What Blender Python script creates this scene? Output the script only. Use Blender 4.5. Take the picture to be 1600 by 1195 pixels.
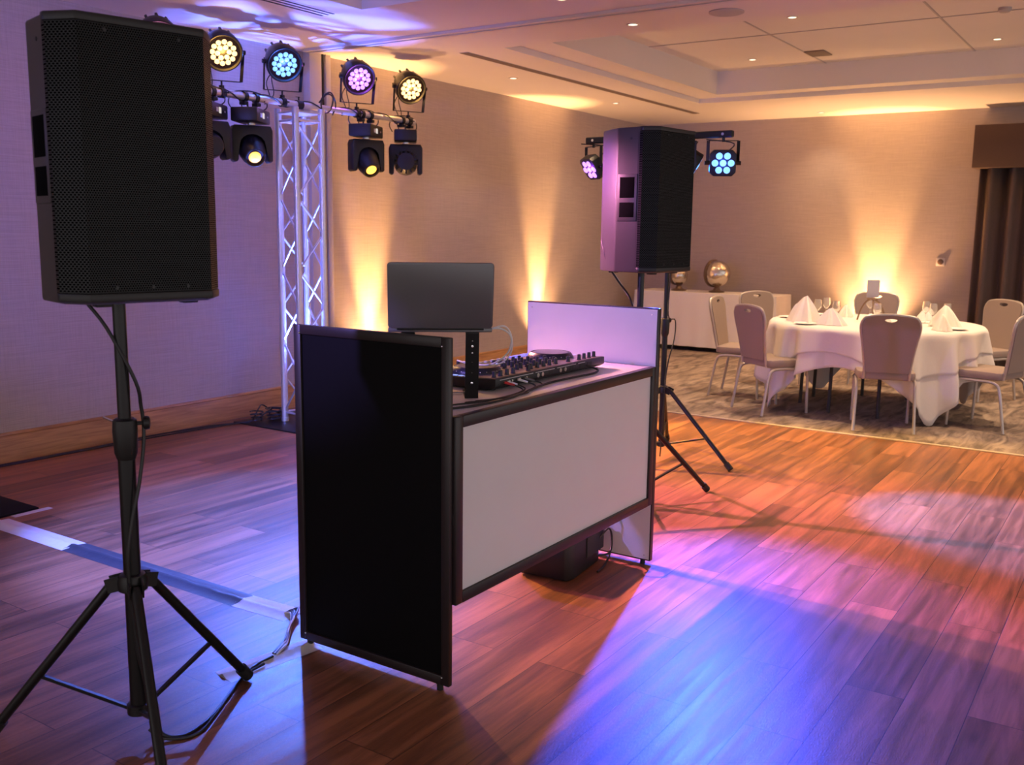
import bpy, bmesh, math, random
from mathutils import Vector, Matrix
random.seed(7)
PI = math.pi
R = math.radians
for o in list(bpy.data.objects): bpy.data.objects.remove(o)
SC = bpy.context.scene
COL = SC.collection

# ------------------------------------------------------------------ camera
fpx, pitch, roll, yaw = 1517.03, .15704681, .01258753, .58654185
fw = Vector((math.cos(yaw)*math.cos(pitch), math.sin(yaw)*math.cos(pitch), -math.sin(pitch)))
rt = fw.cross(Vector((0, 0, 1))).normalized(); up = rt.cross(fw)
r2 = rt*math.cos(roll)+up*math.sin(roll); u2 = -rt*math.sin(roll)+up*math.cos(roll)
cam = bpy.data.cameras.new('camera'); camo = bpy.data.objects.new('camera', cam); COL.objects.link(camo)
mw = Matrix.Identity(4)
for i in range(3):
    mw[i][0] = r2[i]; mw[i][1] = u2[i]; mw[i][2] = -fw[i]
mw[2][3] = 1.6
camo.matrix_world = mw
cam.sensor_width = 36; cam.lens = fpx/1600*36
cam.clip_start = .05
cam.dof.use_dof = True; cam.dof.focus_distance = 4.4; cam.dof.aperture_fstop = 4.0
SC.camera = camo
# ------------------------------------------------------------------ world + exposure
w = bpy.data.worlds.new('world'); SC.world = w; w.use_nodes = True
WB = w.node_tree.nodes['Background']
WB.inputs[0].default_value = (.585, .54, .545, 1); WB.inputs[1].default_value = .92
SC.view_settings.view_transform = 'Standard'; SC.view_settings.look = 'None'
SC.view_settings.gamma = 1; SC.view_settings.use_curve_mapping = False
SC.view_settings.exposure = 1.0

CYAN = (.05, .32, 1); BLUE = (.06, .14, 1); PURP = (.34, .06, 1); AMB = (1, .42, .1); WARM = (1, .56, .25); ORNG = (1, .36, .05); PINK = (1, .3, .62)

def aim(o, pos, to):
    o.location = pos
    o.rotation_euler = (Vector(to)-Vector(pos)).to_track_quat('-Z', 'Y').to_euler()
def spot(name, pos, to, col, watts, deg, blend=.5, size=.03, parent=None):
    l = bpy.data.lights.new(name, 'SPOT'); l.energy = watts; l.color = col
    l.spot_size = R(deg); l.spot_blend = blend; l.shadow_soft_size = size
    o = bpy.data.objects.new(name, l); COL.objects.link(o); aim(o, pos, to)
    if parent:
        o.parent = parent; bpy.context.view_layer.update(); o.matrix_parent_inverse = parent.matrix_world.inverted()
    return o

# ------------------------------------------------------------------ materials
def mat(name, col, rough=.5, metal=0, emit=None, es=0, spec=None, trans=0, coat=0):
    m = bpy.data.materials.new(name); m.use_nodes = True
    b = m.node_tree.nodes['Principled BSDF']
    b.inputs['Base Color'].default_value = (*col, 1); b.inputs['Roughness'].default_value = rough
    b.inputs['Metallic'].default_value = metal
    if spec is not None: b.inputs['Specular IOR Level'].default_value = spec
    if emit: b.inputs['Emission Color'].default_value = (*emit, 1); b.inputs['Emission Strength'].default_value = es
    if trans: b.inputs['Transmission Weight'].default_value = trans
    if coat: b.inputs['Coat Weight'].default_value = coat
    return m
def nt(m):
    t = m.node_tree
    return t, t.nodes['Principled BSDF'], lambda k: t.nodes.new(k), lambda a, b: t.links.new(a, b)
def mapping(m, scale=(1, 1, 1), loc=(0, 0, 0), rot=(0, 0, 0), obj=True):
    t, b, N, L = nt(m)
    tc = N('ShaderNodeTexCoord'); mp = N('ShaderNodeMapping')
    mp.inputs['Scale'].default_value = scale; mp.inputs['Location'].default_value = loc; mp.inputs['Rotation'].default_value = rot
    L(tc.outputs['Object'], mp.inputs[0]); return mp.outputs[0]
def noisy(m, scale=20, lo=.85, hi=1.1, bump=0, vec=(1, 1, 1), detail=4, dist=.01):
    """gentle mottling of the base colour plus fine bump"""
    t, b, N, L = nt(m)
    v = mapping(m, vec); n = N('ShaderNodeTexNoise'); n.inputs['Scale'].default_value = scale; n.inputs['Detail'].default_value = detail
    L(v, n.inputs[0])
    r = N('ShaderNodeMapRange'); r.inputs[3].default_value = lo; r.inputs[4].default_value = hi; L(n.outputs[0], r.inputs[0])
    c = b.inputs['Base Color'].default_value[:]
    mx = N('ShaderNodeMix'); mx.data_type = 'RGBA'; mx.blend_type = 'MULTIPLY'; mx.inputs[0].default_value = 1
    mx.inputs[6].default_value = c; L(r.outputs[0], mx.inputs[7]); L(mx.outputs[2], b.inputs['Base Color'])
    if bump:
        bp = N('ShaderNodeBump'); bp.inputs['Strength'].default_value = bump; bp.inputs['Distance'].default_value = dist
        L(n.outputs[0], bp.inputs['Height']); L(bp.outputs[0], b.inputs['Normal'])
    return m
MT = {}
MT['black_plastic'] = noisy(mat('black_plastic', (.009, .0088, .0092), .45), 260, .8, 1.2, .25, dist=.002)
MT['cabinet'] = noisy(mat('cabinet_coating', (.048, .04, .04), .42), 420, .8, 1.2, .35, dist=.002)
MT['black_metal'] = noisy(mat('black_metal', (.010, .010, .011), .36, .2), 60, .8, 1.2)
MT['rubber'] = noisy(mat('rubber', (.012, .012, .013), .6), 80)
MT['black_board'] = noisy(mat('black_board', (.0035, .0033, .004), .6, spec=.12), 30)
MT['frame_black'] = noisy(mat('frame_black', (.022, .015, .016), .38), 40)
MT['white_board'] = noisy(mat('white_board', (.74, .71, .74), .45), 8, .96, 1.03)
MT['white_acrylic'] = noisy(mat('white_acrylic', (.80, .80, .80), .35), 5, .97, 1.03)
MT['alu'] = noisy(mat('aluminium', (.72, .71, .73), .36, .75), 30, .85, 1.08)
MT['alu_tube'] = MT['alu']
MT['chrome'] = mat('chrome', (.75, .75, .78), .18, 1)
MT['grey_lid'] = noisy(mat('laptop_shell', (.19, .19, .2), .42, .6), 120, .97, 1.03)
MT['cable'] = mat('cable', (.012, .012, .014), .45)
MT['white_cable'] = mat('white_cable', (.8, .8, .82), .4)
MT['white_tape'] = noisy(mat('white_tape', (.72, .69, .68), .5), 25, .9, 1.05, .4, dist=.004)
MT['black_tape'] = noisy(mat('black_tape', (.035, .04, .05), .42), 25, .8, 1.2, .4, dist=.004)
MT['cloth'] = noisy(mat('white_cloth', (.74, .70, .68), .85), 90, .95, 1.03, .2, dist=.003)
MT['napkin'] = noisy(mat('napkin_cloth', (.82, .78, .72), .85), 60, .95, 1.03)
MT['chair_fabric'] = noisy(mat('chair_fabric', (.30, .235, .21), .9), 240, .85, 1.12, .3, dist=.002)
MT['chair_frame'] = noisy(mat('chair_frame', (.50, .46, .44), .38, .55), 50, .92, 1.05)
MT['dark_leg'] = mat('dark_leg', (.03, .025, .025), .5)
MT['curtain'] = noisy(mat('curtain_cloth', (.15, .105, .085), .9), 50, .85, 1.1)
MT['pelmet'] = noisy(mat('pelmet_cloth', (.085, .052, .042), .9), 70, .88, 1.1)
MT['glass'] = mat('glass', (.95, .93, .9), .05, trans=.92)
MT['silver'] = noisy(mat('polished_silver', (.8, .74, .66), .22, 1), 6, .75, 1.05, .5, dist=.05)
MT['ceiling'] = noisy(mat('ceiling_paint', (.70, .66, .64), .85), 3, .97, 1.03)
MT['trim_white'] = noisy(mat('trim_paint', (.62, .57, .55), .5), 10, .96, 1.03)
MT['dark_slot'] = mat('dark_slot', (.03, .026, .028), .7)
MT['grey_disc'] = mat('grey_disc', (.42, .40, .41), .6)
MT['brass_strip'] = noisy(mat('threshold_strip', (.66, .55, .42), .4, .3), 30)
MT['knob'] = mat('knob_plastic', (.015, .015, .03), .4)
MT['jack'] = mat('jack_metal', (.55, .52, .45), .3, .9)
MT['red'] = mat('red_plug', (.6, .03, .04), .4)
MT['card'] = mat('card_paper', (.36, .34, .38), .7)
MT['yellow'] = mat('yellow_candle', (.75, .5, .12), .6)
MT['bronze'] = noisy(mat('bronze_metal', (.20, .13, .085), .4, .5), 30)
MT['print'] = mat('printed_mark', (.55, .54, .56), .6)
MT['pocket_shade'] = mat('pocket_shade', (.002, .002, .002), .9, spec=.05)  # flat black that stands in for the shade inside the handle hollows
def emis(name, col, s): return mat(name, (.1, .1, .1), .4, emit=col, es=s)
MT['e_cyan'] = emis('cyan_lens', (.16, .40, 1), 1.15); MT['e_purp'] = emis('purple_lens', (.42, .18, 1), 1.5)
MT['e_amb'] = emis('amber_lens', (1, .60, .22), 1.5); MT['e_orange'] = emis('orange_lens', (1, .48, .05), 1.5)
MT['e_down'] = emis('downlight_lens', (1, .74, .48), 1.8); MT['e_blue'] = emis('blue_lens', (.3, .5, 1), 2)
MT['e_warmup'] = emis('warm_lens', (1, .66, .3), 2)
MT['e_screen'] = emis('small_display', (.75, .68, .6), .45)
MT['e_dim'] = emis('violet_lens', (.65, .2, 1), 1.5)

# perforated grille: staggered dots in the object's x / z
def grille_mat(pitch=.0070):
    m = mat('perforated_grille', (.02, .02, .022), .5, 0)
    t, b, N, L = nt(m)
    tc = N('ShaderNodeTexCoord'); sp = N('ShaderNodeSeparateXYZ'); L(tc.outputs['Object'], sp.inputs[0])
    def mth(op, a, b_=None):
        n = N('ShaderNodeMath'); n.operation = op
        for i, v in enumerate((a, b_)):
            if v is None: continue
            if isinstance(v, (int, float)): n.inputs[i].default_value = v
            else: L(v, n.inputs[i])
        return n.outputs[0]
    # width coordinate follows the folded sheet: x plus y
    xx = mth('MULTIPLY', sp.outputs[0], 1/pitch); zz = mth('MULTIPLY', sp.outputs[2], 1/(pitch*1.732))
    def cell(off):
        fx = mth('SUBTRACT', mth('FRACT', mth('ADD', xx, 1000+off)), .5)
        fz = mth('MULTIPLY', mth('SUBTRACT', mth('FRACT', mth('ADD', zz, 1000+off)), .5), 1.732)
        return mth('SQRT', mth('ADD', mth('MULTIPLY', fx, fx), mth('MULTIPLY', fz, fz)))
    d = mth('MINIMUM', cell(0), cell(.5))
    hole = mth('LESS_THAN', d, .37)
    mx = N('ShaderNodeMix'); mx.data_type = 'RGBA'; L(hole, mx.inputs[0])
    mx.inputs[6].default_value = (.009, .009, .010, 1); mx.inputs[7].default_value = (.001, .001, .001, 1)
    L(mx.outputs[2], b.inputs['Base Color'])
    L(mth('ADD', mth('MULTIPLY', hole, .5), .4), b.inputs['Roughness'])
    L(mth('SUBTRACT', .30, mth('MULTIPLY', hole, .30)), b.inputs['Specular IOR Level'])
    return m
MT['grille'] = grille_mat()

def floor_mat():
    m = mat('plank_floor', (.3, .13, .06), .3)
    t, b, N, L = nt(m)
    v = mapping(m, (1, 1, 1), (.53, -.005, 0))
    br = N('ShaderNodeTexBrick'); br.offset = .37; br.offset_frequency = 2
    br.inputs['Scale'].default_value = 1; br.inputs['Mortar Size'].default_value = .0014; br.inputs['Mortar Smooth'].default_value = .1
    br.inputs['Brick Width'].default_value = 1.31; br.inputs['Row Height'].default_value = .2; br.inputs['Bias'].default_value = 0
    br.inputs['Color1'].default_value = (.0, .0, .0, 1); br.inputs['Color2'].default_value = (1, 1, 1, 1); br.inputs['Mortar'].default_value = (.5, .5, .5, 1)
    L(v, br.inputs[0])
    def fac(o):
        s = N('ShaderNodeSeparateColor'); L(o, s.inputs[0]); return s.outputs[0]
    tone = fac(br.outputs[0])
    # long stretched grain, shifted for every plank
    cb = N('ShaderNodeCombineXYZ'); L(tone, cb.inputs[2]); sc = N('ShaderNodeVectorMath'); sc.operation = 'SCALE'; sc.inputs[3].default_value = 37
    L(cb.outputs[0], sc.inputs[0])
    add = N('ShaderNodeVectorMath'); L(v, add.inputs[0]); L(sc.outputs[0], add.inputs[1])
    mp = N('ShaderNodeMapping'); mp.inputs['Scale'].default_value = (1.3, 16, 1); L(add.outputs[0], mp.inputs[0])
    n1 = N('ShaderNodeTexNoise'); n1.inputs['Scale'].default_value = 1.6; n1.inputs['Detail'].default_value = 8; n1.inputs['Roughness'].default_value = .62; n1.inputs['Distortion'].default_value = .6
    L(mp.outputs[0], n1.inputs[0])
    # narrow strips inside each plank
    mp2 = N('ShaderNodeMapping'); mp2.inputs['Scale'].default_value = (.45, 9, 1); L(add.outputs[0], mp2.inputs[0])
    n2 = N('ShaderNodeTexNoise'); n2.inputs['Scale'].default_value = 1.5; n2.inputs['Detail'].default_value = 2; L(mp2.outputs[0], n2.inputs[0])
    cr = N('ShaderNodeValToRGB'); e = cr.color_ramp.elements
    e[0].position = .34; e[0].color = (.085, .036, .019, 1); e[1].position = .66; e[1].color = (.40, .158, .072, 1)
    x = cr.color_ramp.elements.new(.5); x.color = (.215, .085, .038, 1)
    mxg = N('ShaderNodeMix'); mxg.data_type = 'FLOAT'; mxg.inputs[0].default_value = .4; L(n1.outputs[0], mxg.inputs[2]); L(n2.outputs[0], mxg.inputs[3])
    ad = N('ShaderNodeMath'); ad.operation = 'MULTIPLY_ADD'; L(tone, ad.inputs[0]); ad.inputs[1].default_value = .16; L(mxg.outputs[0], ad.inputs[2])
    sb = N('ShaderNodeMath'); sb.operation = 'SUBTRACT'; L(ad.outputs[0], sb.inputs[0]); sb.inputs[1].default_value = .06
    L(sb.outputs[0], cr.inputs[0])
    mm = N('ShaderNodeMix'); mm.data_type = 'RGBA'; L(br.outputs['Fac'], mm.inputs[0]); L(cr.outputs[0], mm.inputs[6]); mm.inputs[7].default_value = (.03, .012, .008, 1)
    L(mm.outputs[2], b.inputs['Base Color'])
    rr = N('ShaderNodeMapRange'); L(n1.outputs[0], rr.inputs[0]); rr.inputs[3].default_value = .24; rr.inputs[4].default_value = .54; L(rr.outputs[0], b.inputs['Roughness'])
    fine = N('ShaderNodeTexNoise'); fine.inputs['Scale'].default_value = 1; fine.inputs['Detail'].default_value = 5
    mp3 = N('ShaderNodeMapping'); mp3.inputs['Scale'].default_value = (60, 240, 1); L(v, mp3.inputs[0]); L(mp3.outputs[0], fine.inputs[0])
    hs = N('ShaderNodeMath'); hs.operation = 'MULTIPLY_ADD'; L(br.outputs['Fac'], hs.inputs[0]); hs.inputs[1].default_value = -2; L(fine.outputs[0], hs.inputs[2])
    bp = N('ShaderNodeBump'); bp.inputs['Strength'].default_value = .4; bp.inputs['Distance'].default_value = .002; L(hs.outputs[0], bp.inputs['Height'])
    L(bp.outputs[0], b.inputs['Normal'])
    return m
def wall_mat():
    m = mat('linen_wallpaper', (.45, .37, .33), .75)
    t, b, N, L = nt(m)
    v1 = mapping(m, (1.2, 1.2, 60)); v2 = mapping(m, (60, 60, 1.5))
    a = N('ShaderNodeTexNoise'); a.inputs['Scale'].default_value = 4; a.inputs['Detail'].default_value = 4; L(v1, a.inputs[0])
    c = N('ShaderNodeTexNoise'); c.inputs['Scale'].default_value = 4; c.inputs['Detail'].default_value = 3; L(v2, c.inputs[0])
    mx = N('ShaderNodeMix'); mx.data_type = 'FLOAT'; mx.inputs[0].default_value = .4; L(a.outputs[0], mx.inputs[2]); L(c.outputs[0], mx.inputs[3])
    cr = N('ShaderNodeValToRGB'); e = cr.color_ramp.elements
    e[0].position = .35; e[0].color = (.40, .335, .305, 1); e[1].position = .65; e[1].color = (.50, .425, .385, 1)
    L(mx.outputs[0], cr.inputs[0]); L(cr.outputs[0], b.inputs['Base Color'])
    bp = N('ShaderNodeBump'); bp.inputs['Strength'].default_value = .15; bp.inputs['Distance'].default_value = .002; L(mx.outputs[0], bp.inputs['Height']); L(bp.outputs[0], b.inputs['Normal'])
    return m
def carpet_mat():
    m = mat('patterned_carpet', (.3, .24, .2), .95)
    t, b, N, L = nt(m)
    v = mapping(m, (1.6, 6, 1), rot=(0, 0, .35))
    n = N('ShaderNodeTexNoise'); n.inputs['Scale'].default_value = 1.4; n.inputs['Detail'].default_value = 5; n.inputs['Roughness'].default_value = .6; n.inputs['Distortion'].default_value = 1.2; L(v, n.inputs[0])
    cr = N('ShaderNodeValToRGB'); e = cr.color_ramp.elements
    e[0].position = .36; e[0].color = (.125, .095, .085, 1); e[1].position = .64; e[1].color = (.37, .29, .235, 1)
    x = cr.color_ramp.elements.new(.5); x.color = (.26, .20, .17, 1)
    L(n.outputs[0], cr.inputs[0]); L(cr.outputs[0], b.inputs['Base Color'])
    f = N('ShaderNodeTexNoise'); f.inputs['Scale'].default_value = 300; v2 = mapping(m); L(v2, f.inputs[0])
    bp = N('ShaderNodeBump'); bp.inputs['Strength'].default_value = .5; bp.inputs['Distance'].default_value = .004; L(f.outputs[0], bp.inputs['Height']); L(bp.outputs[0], b.inputs['Normal'])
    return m
def oak_mat():
    m = mat('oak_skirting', (.3, .16, .08), .4)
    t, b, N, L = nt(m)
    v = mapping(m, (1, 1, 14)); n = N('ShaderNodeTexNoise'); n.inputs['Scale'].default_value = 3; n.inputs['Detail'].default_value = 6; n.inputs['Distortion'].default_value = .8; L(v, n.inputs[0])
    cr = N('ShaderNodeValToRGB'); e = cr.color_ramp.elements
    e[0].position = .3; e[0].color = (.31, .14, .052, 1); e[1].position = .7; e[1].color = (.52, .27, .105, 1)
    L(n.outputs[0], cr.inputs[0]); L(cr.outputs[0], b.inputs['Base Color'])
    return m
MT['floor'] = floor_mat(); MT['wall'] = wall_mat(); MT['carpet'] = carpet_mat(); MT['oak'] = oak_mat()

# ------------------------------------------------------------------ mesh builder
def basis(d, upv=(0, 0, 1)):
    """matrix whose +Z is d"""
    d = Vector(d).normalized(); return d.to_track_quat('Z', 'Y').to_matrix().to_4x4()
class MB:
    def __init__(s): s.bm = bmesh.new()
    def _new(s, fn, M):
        before = set(s.bm.verts); fn(); vs = [v for v in s.bm.verts if v not in before]
        if M is not None: bmesh.ops.transform(s.bm, matrix=M, verts=vs)
        return vs
    def box(s, x0, x1, y0, y1, z0, z1, M=None, bev=0, seg=2):
        def f():
            r = bmesh.ops.create_cube(s.bm, size=1)
            for v in r['verts']:
                v.co = Vector(((x0+x1)/2+v.co.x*(x1-x0), (y0+y1)/2+v.co.y*(y1-y0), (z0+z1)/2+v.co.z*(z1-z0)))
            if bev:
                es = list({e for v in r['verts'] for e in v.link_edges})
                bmesh.ops.bevel(s.bm, geom=es, offset=bev, segments=seg, affect='EDGES', profile=.5)
        s._new(f, M); return s
    def cyl(s, a, b, r, r2=None, n=20, caps=True):
        a = Vector(a); b = Vector(b); d = b-a
        M = Matrix.Translation((a+b)/2) @ basis(d)
        def f(): bmesh.ops.create_cone(s.bm, cap_ends=caps, segments=n, radius1=r, radius2=r if r2 is None else r2, depth=d.length)
        s._new(f, M); return s
    def sph(s, c, r, n=16, sc=(1, 1, 1), M=None):
        def f(): bmesh.ops.create_uvsphere(s.bm, u_segments=n, v_segments=max(8, n//2), radius=r, matrix=Matrix.Translation(c) @ Matrix.Diagonal((*sc, 1)))
        s._new(f, M); return s
    def lathe(s, prof, c=(0, 0, 0), n=28, M=None):
        """prof: list of (r, z)"""
        def f():
            rings = []
            for r, z in prof:
                rings.append([s.bm.verts.new((c[0]+max(r, 1e-4)*math.cos(2*PI*k/n), c[1]+max(r, 1e-4)*math.sin(2*PI*k/n), c[2]+z)) for k in range(n)])
            for A, B in zip(rings, rings[1:]):
                for k in range(n): s.bm.faces.new((A[k], A[(k+1) % n], B[(k+1) % n], B[k]))
            if prof[0][0] > 1e-3: s.bm.faces.new(rings[0][::-1])
            if prof[-1][0] > 1e-3: s.bm.faces.new(rings[-1])
        s._new(f, M); return s
    def prism(s, pts, z0, z1, M=None, bev=0):
        def f():
            A = [s.bm.verts.new((x, y, z0)) for x, y in pts]; B = [s.bm.verts.new((x, y, z1)) for x, y in pts]
            fs = [s.bm.faces.new(A[::-1]), s.bm.faces.new(B)]
            n = len(pts)
            for k in range(n): fs.append(s.bm.faces.new((A[k], A[(k+1) % n], B[(k+1) % n], B[k])))
            if bev:
                bmesh.ops.bevel(s.bm, geom=list({e for q in fs for e in q.edges}), offset=bev, segments=2, affect='EDGES', profile=.5)
        s._new(f, M); return s
    def tube(s, pts, r, n=8, smooth=True, sub=5, caps=True):
        pts = [Vector(p) for p in pts]
        if smooth and len(pts) > 2:
            out = []
            P = [pts[0]]+pts+[pts[-1]]
            for i in range(1, len(P)-2):
                for k in range(sub):
                    t = k/sub; p0, p1, p2, p3 = P[i-1:i+3]
                    out.append(.5*((2*p1)+(-p0+p2)*t+(2*p0-5*p1+4*p2-p3)*t*t+(-p0+3*p1-3*p2+p3)*t**3))
            out.append(pts[-1]); pts = out
        rings = []; ref = None
        for i, p in enumerate(pts):
            d = (pts[min(i+1, len(pts)-1)]-pts[max(i-1, 0)])
            d = d.normalized() if d.length > 1e-9 else Vector((0, 0, 1))
            if ref is None:
                ref = d.orthogonal().normalized()
            ref = (ref-d*ref.dot(d)); ref = ref.normalized() if ref.length > 1e-6 else d.orthogonal().normalized()
            b = d.cross(ref)
            rr = r(i/(len(pts)-1)) if callable(r) else r
            rings.append([s.bm.verts.new(p+ref*rr*math.cos(2*PI*k/n)+b*rr*math.sin(2*PI*k/n)) for k in range(n)])
        for A, B in zip(rings, rings[1:]):
            for k in range(n): s.bm.faces.new((A[k], A[(k+1) % n], B[(k+1) % n], B[k]))
        if caps: s.bm.faces.new(rings[0][::-1]); s.bm.faces.new(rings[-1])
        return s
    def bar(s, a, b, w_, h, M=None):
        """rectangular bar from a to b, w_ sideways, h in the up-ish direction"""
        a = Vector(a); b = Vector(b); d = b-a; L_ = d.length; d.normalize()
        side = d.cross(Vector((0, 0, 1)))
        side = side.normalized() if side.length > 1e-4 else Vector((1, 0, 0))
        u = side.cross(d)
        m = Matrix.Identity(4)
        for i in range(3): m[i][0] = side[i]; m[i][1] = u[i]; m[i][2] = d[i]; m[i][3] = a[i]
        s.box(-w_/2, w_/2, -h/2, h/2, 0, L_, M=m if M is None else M @ m, bev=min(w_, h)*.15, seg=1); return s
    def split(s, name, m, parent, key=None):
        """one object per loose piece (or per key of the piece's centre)"""
        bmesh.ops.recalc_face_normals(s.bm, faces=s.bm.faces)
        seen = set(); comps = []
        for v in s.bm.verts:
            if v in seen: continue
            st_ = [v]; seen.add(v); c = []
            while st_:
                q = st_.pop(); c.append(q)
                for e in q.link_edges:
                    o = e.other_vert(q)
                    if o not in seen: seen.add(o); st_.append(o)
            comps.append(c)
        gr = {}
        for i, c in enumerate(comps):
            ce = sum((v.co for v in c), Vector())/len(c)
            gr.setdefault(i if key is None else key(ce), []).extend(c)
        out = []
        for k in gr:
            b2 = MB(); mp = {v: b2.bm.verts.new(v.co) for v in gr[k]}
            for f_ in {f_ for v in gr[k] for f_ in v.link_faces}: b2.bm.faces.new([mp[v] for v in f_.verts])
            out.append(b2.build(name, m, parent, flip=False))
        s.bm.free(); return out
    def build(s, name, m, parent=None, smooth=None, flip=True):
        if flip: bmesh.ops.recalc_face_normals(s.bm, faces=s.bm.faces)
        me = bpy.data.meshes.new(name); s.bm.to_mesh(me); s.bm.free()
        me.materials.append(MT[m] if isinstance(m, str) else m)
        for p in me.polygons: p.use_smooth = True
        try: me.set_sharp_from_angle(angle=R(35 if smooth is None else smooth))
        except Exception: pass
        o = bpy.data.objects.new(name, me); COL.objects.link(o)
        if parent: o.parent = parent
        return o
def thing(name, label, cat, loc=(0, 0, 0), rz=0, group=None):
    o = bpy.data.objects.new(name, None); COL.objects.link(o); o.empty_display_size = .1
    o.location = loc; o.rotation_euler = (0, 0, rz); return tag(o, label, cat, group)
def tag(o, label, cat, group=None, kind=None):
    o['label'] = label; o['category'] = cat
    if group: o['group'] = group
    if kind: o['kind'] = kind
    return o
def struct(o): o['kind'] = 'structure'; return o
def dup(o, parent=None):
    c = o.copy(); COL.objects.link(c)
    if parent: c.parent = parent
    for ch in list(o.children): dup(ch, c)
    return c
def P2(o, x, y): return (o[0]+x, o[1]+y)

# ------------------------------------------------------------------ the room
H = 3.085; WY = 6.36; FX = 13.0; EDGE = 7.86
struct(MB().box(-5, EDGE, -6, WY, -.06, 0).build('floor', 'floor'))
struct(MB().box(EDGE, FX, -6, WY, -.06, .006).build('floor', 'carpet'))
struct(MB().box(EDGE-.012, EDGE+.014, -6, WY-.02, 0, .010, bev=.003).build('trim_1', 'brass_strip'))
struct(MB().box(-5, 6.25, WY, WY+.12, 0, H+.4).build('wall_left', 'wall'))
struct(MB().box(6.25, FX+.12, WY, WY+.12, 0, H+.4).build('wall_left', 'wall'))
struct(MB().box(FX, FX+.12, -6, WY, 0, H+.4).build('wall_far', 'wall'))
# skirting
def skirting(a, b, axis, name):
    m = MB()
    pr = [(0, 0), (-.022, 0), (-.022, .175), (-.017, .183), (-.02, .19), (-.014, .203), (0, .206)]
    if axis == 'x': M = Matrix(((0, 0, 1, 0), (1, 0, 0, WY), (0, 1, 0, 0), (0, 0, 0, 1)))
    else: M = Matrix(((1, 0, 0, FX), (0, 0, 1, 0), (0, 1, 0, 0), (0, 0, 0, 1)))
    m.prism(pr, a, b, M=M); return struct(m.build(name, 'oak'))
skirting(-5, 6.25, 'x', 'baseboard_left'); skirting(6.5, FX, 'x', 'baseboard_left'); skirting(-6, WY-.03, 'y', 'baseboard_far')
# ceiling: two fields, each with a recessed tray
def plate(mb, x0, x1, y0, y1, z, hole=None):
    def q(a, b, c, d):
        if b-a < 1e-4 or d-c < 1e-4: return
        mb.bm.faces.new([mb.bm.verts.new(p) for p in ((a, c, z), (a, d, z), (b, d, z), (b, c, z))])
    if hole is None: q(x0, x1, y0, y1); return
    a, b, c, d = hole
    q(x0, a, y0, y1); q(b, x1, y0, y1); q(a, b, y0, c); q(a, b, d, y1)
def sides(mb, h, z0, z1):
    a, b, c, d = h
    for (p, q) in (((a, c), (a, d)), ((a, d), (b, d)), ((b, d), (b, c)), ((b, c), (a, c))):
        mb.bm.faces.new([mb.bm.verts.new(v) for v in ((*p, z0), (*q, z0), (*q, z1), (*p, z1))])
m = MB(); h1 = (-3, 5.27, -3, 4.79)
plate(m, -5, 6.2, -6, WY, H, h1); sides(m, h1, H, H+.28); plate(m, *h1, H+.28); struct(m.build('ceiling', 'ceiling'))
m = MB(); h0 = (6.95, 11.05, -3.5, 4.74); h2 = (7.12, 10.78, -3.3, 4.42)
plate(m, 6.2, FX, -6, WY, H, h0); sides(m, h0, H, H+.05); plate(m, *h0, H+.05, h2); sides(m, h2, H+.05, H+.30); plate(m, *h2, H+.30); struct(m.build('ceiling', 'ceiling'))
# faint panel seams in the right hand tray
m = MB()
for y in (3.2, 1.75, .3): m.box(h2[0], h2[1], y-.008, y+.008, H+.294, H+.299)
m.box(9.0, 9.016, h2[2], h2[3], H+.294, H+.299)
struct(m.build('trim_2', 'grey_disc'))
# sliding partition track and end post
m = MB(); m.box(6.14, 6.185, -6, 6.26, H-.022, H-.0005).box(6.215, 6.26, -6, 6.26, H-.022, H-.0005); struct(m.build('trim_3', 'trim_white'))
struct(MB().box(6.186, 6.214, -6, 6.26, H-.008, H-.0005).build('trim_4', 'dark_slot'))
m = MB(); m.box(6.24, 6.385, 6.28, WY-.0005, 0, H-.001, bev=.004).box(6.44, 6.50, 6.28, WY-.0005, 0, H-.001, bev=.004); struct(m.build('trim_5', 'trim_white'))
m = MB(); m.box(6.386, 6.439, 6.335, WY-.0005, 0, H-.001).box(6.405, 6.42, 6.29, 6.334, 0, H-.001); struct(m.build('trim_6', 'dark_slot'))

# ------------------------------------------------------------------ DJ booth
BX0, BX1, BY0, BY1, BH = 2.522, 4.148, 1.925, 2.648, 1.243
booth = thing('dj_booth', 'black framed booth with white front panel and tall black side, standing mid floor', 'booth', (BX0, BY0, 0))
L3 = lambda x, y, z: (x-BX0, y-BY0, z)
def frame_rect(mb, x0, x1, y0, y1, z0, z1, t, axis):
    """picture frame standing in the plane normal to axis"""
    if axis == 'x':
        mb.box(x0, x1, y0, y0+t, z0, z1, bev=.003).box(x0, x1, y1-t, y1, z0, z1, bev=.003)
        mb.box(x0, x1, y0+t, y1-t, z0, z0+t, bev=.002).box(x0, x1, y0+t, y1-t, z1-t, z1, bev=.002)
    else:
        mb.box(x0, x0+t, y0, y1, z0, z1, bev=.003).box(x1-t, x1, y0, y1, z0, z1, bev=.003)
        mb.box(x0+t, x1-t, y0, y1, z0, z0+t, bev=.002).box(x0+t, x1-t, y0, y1, z1-t, z1, bev=.002)
D = BY1-BY0; W = BX1-BX0
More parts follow.
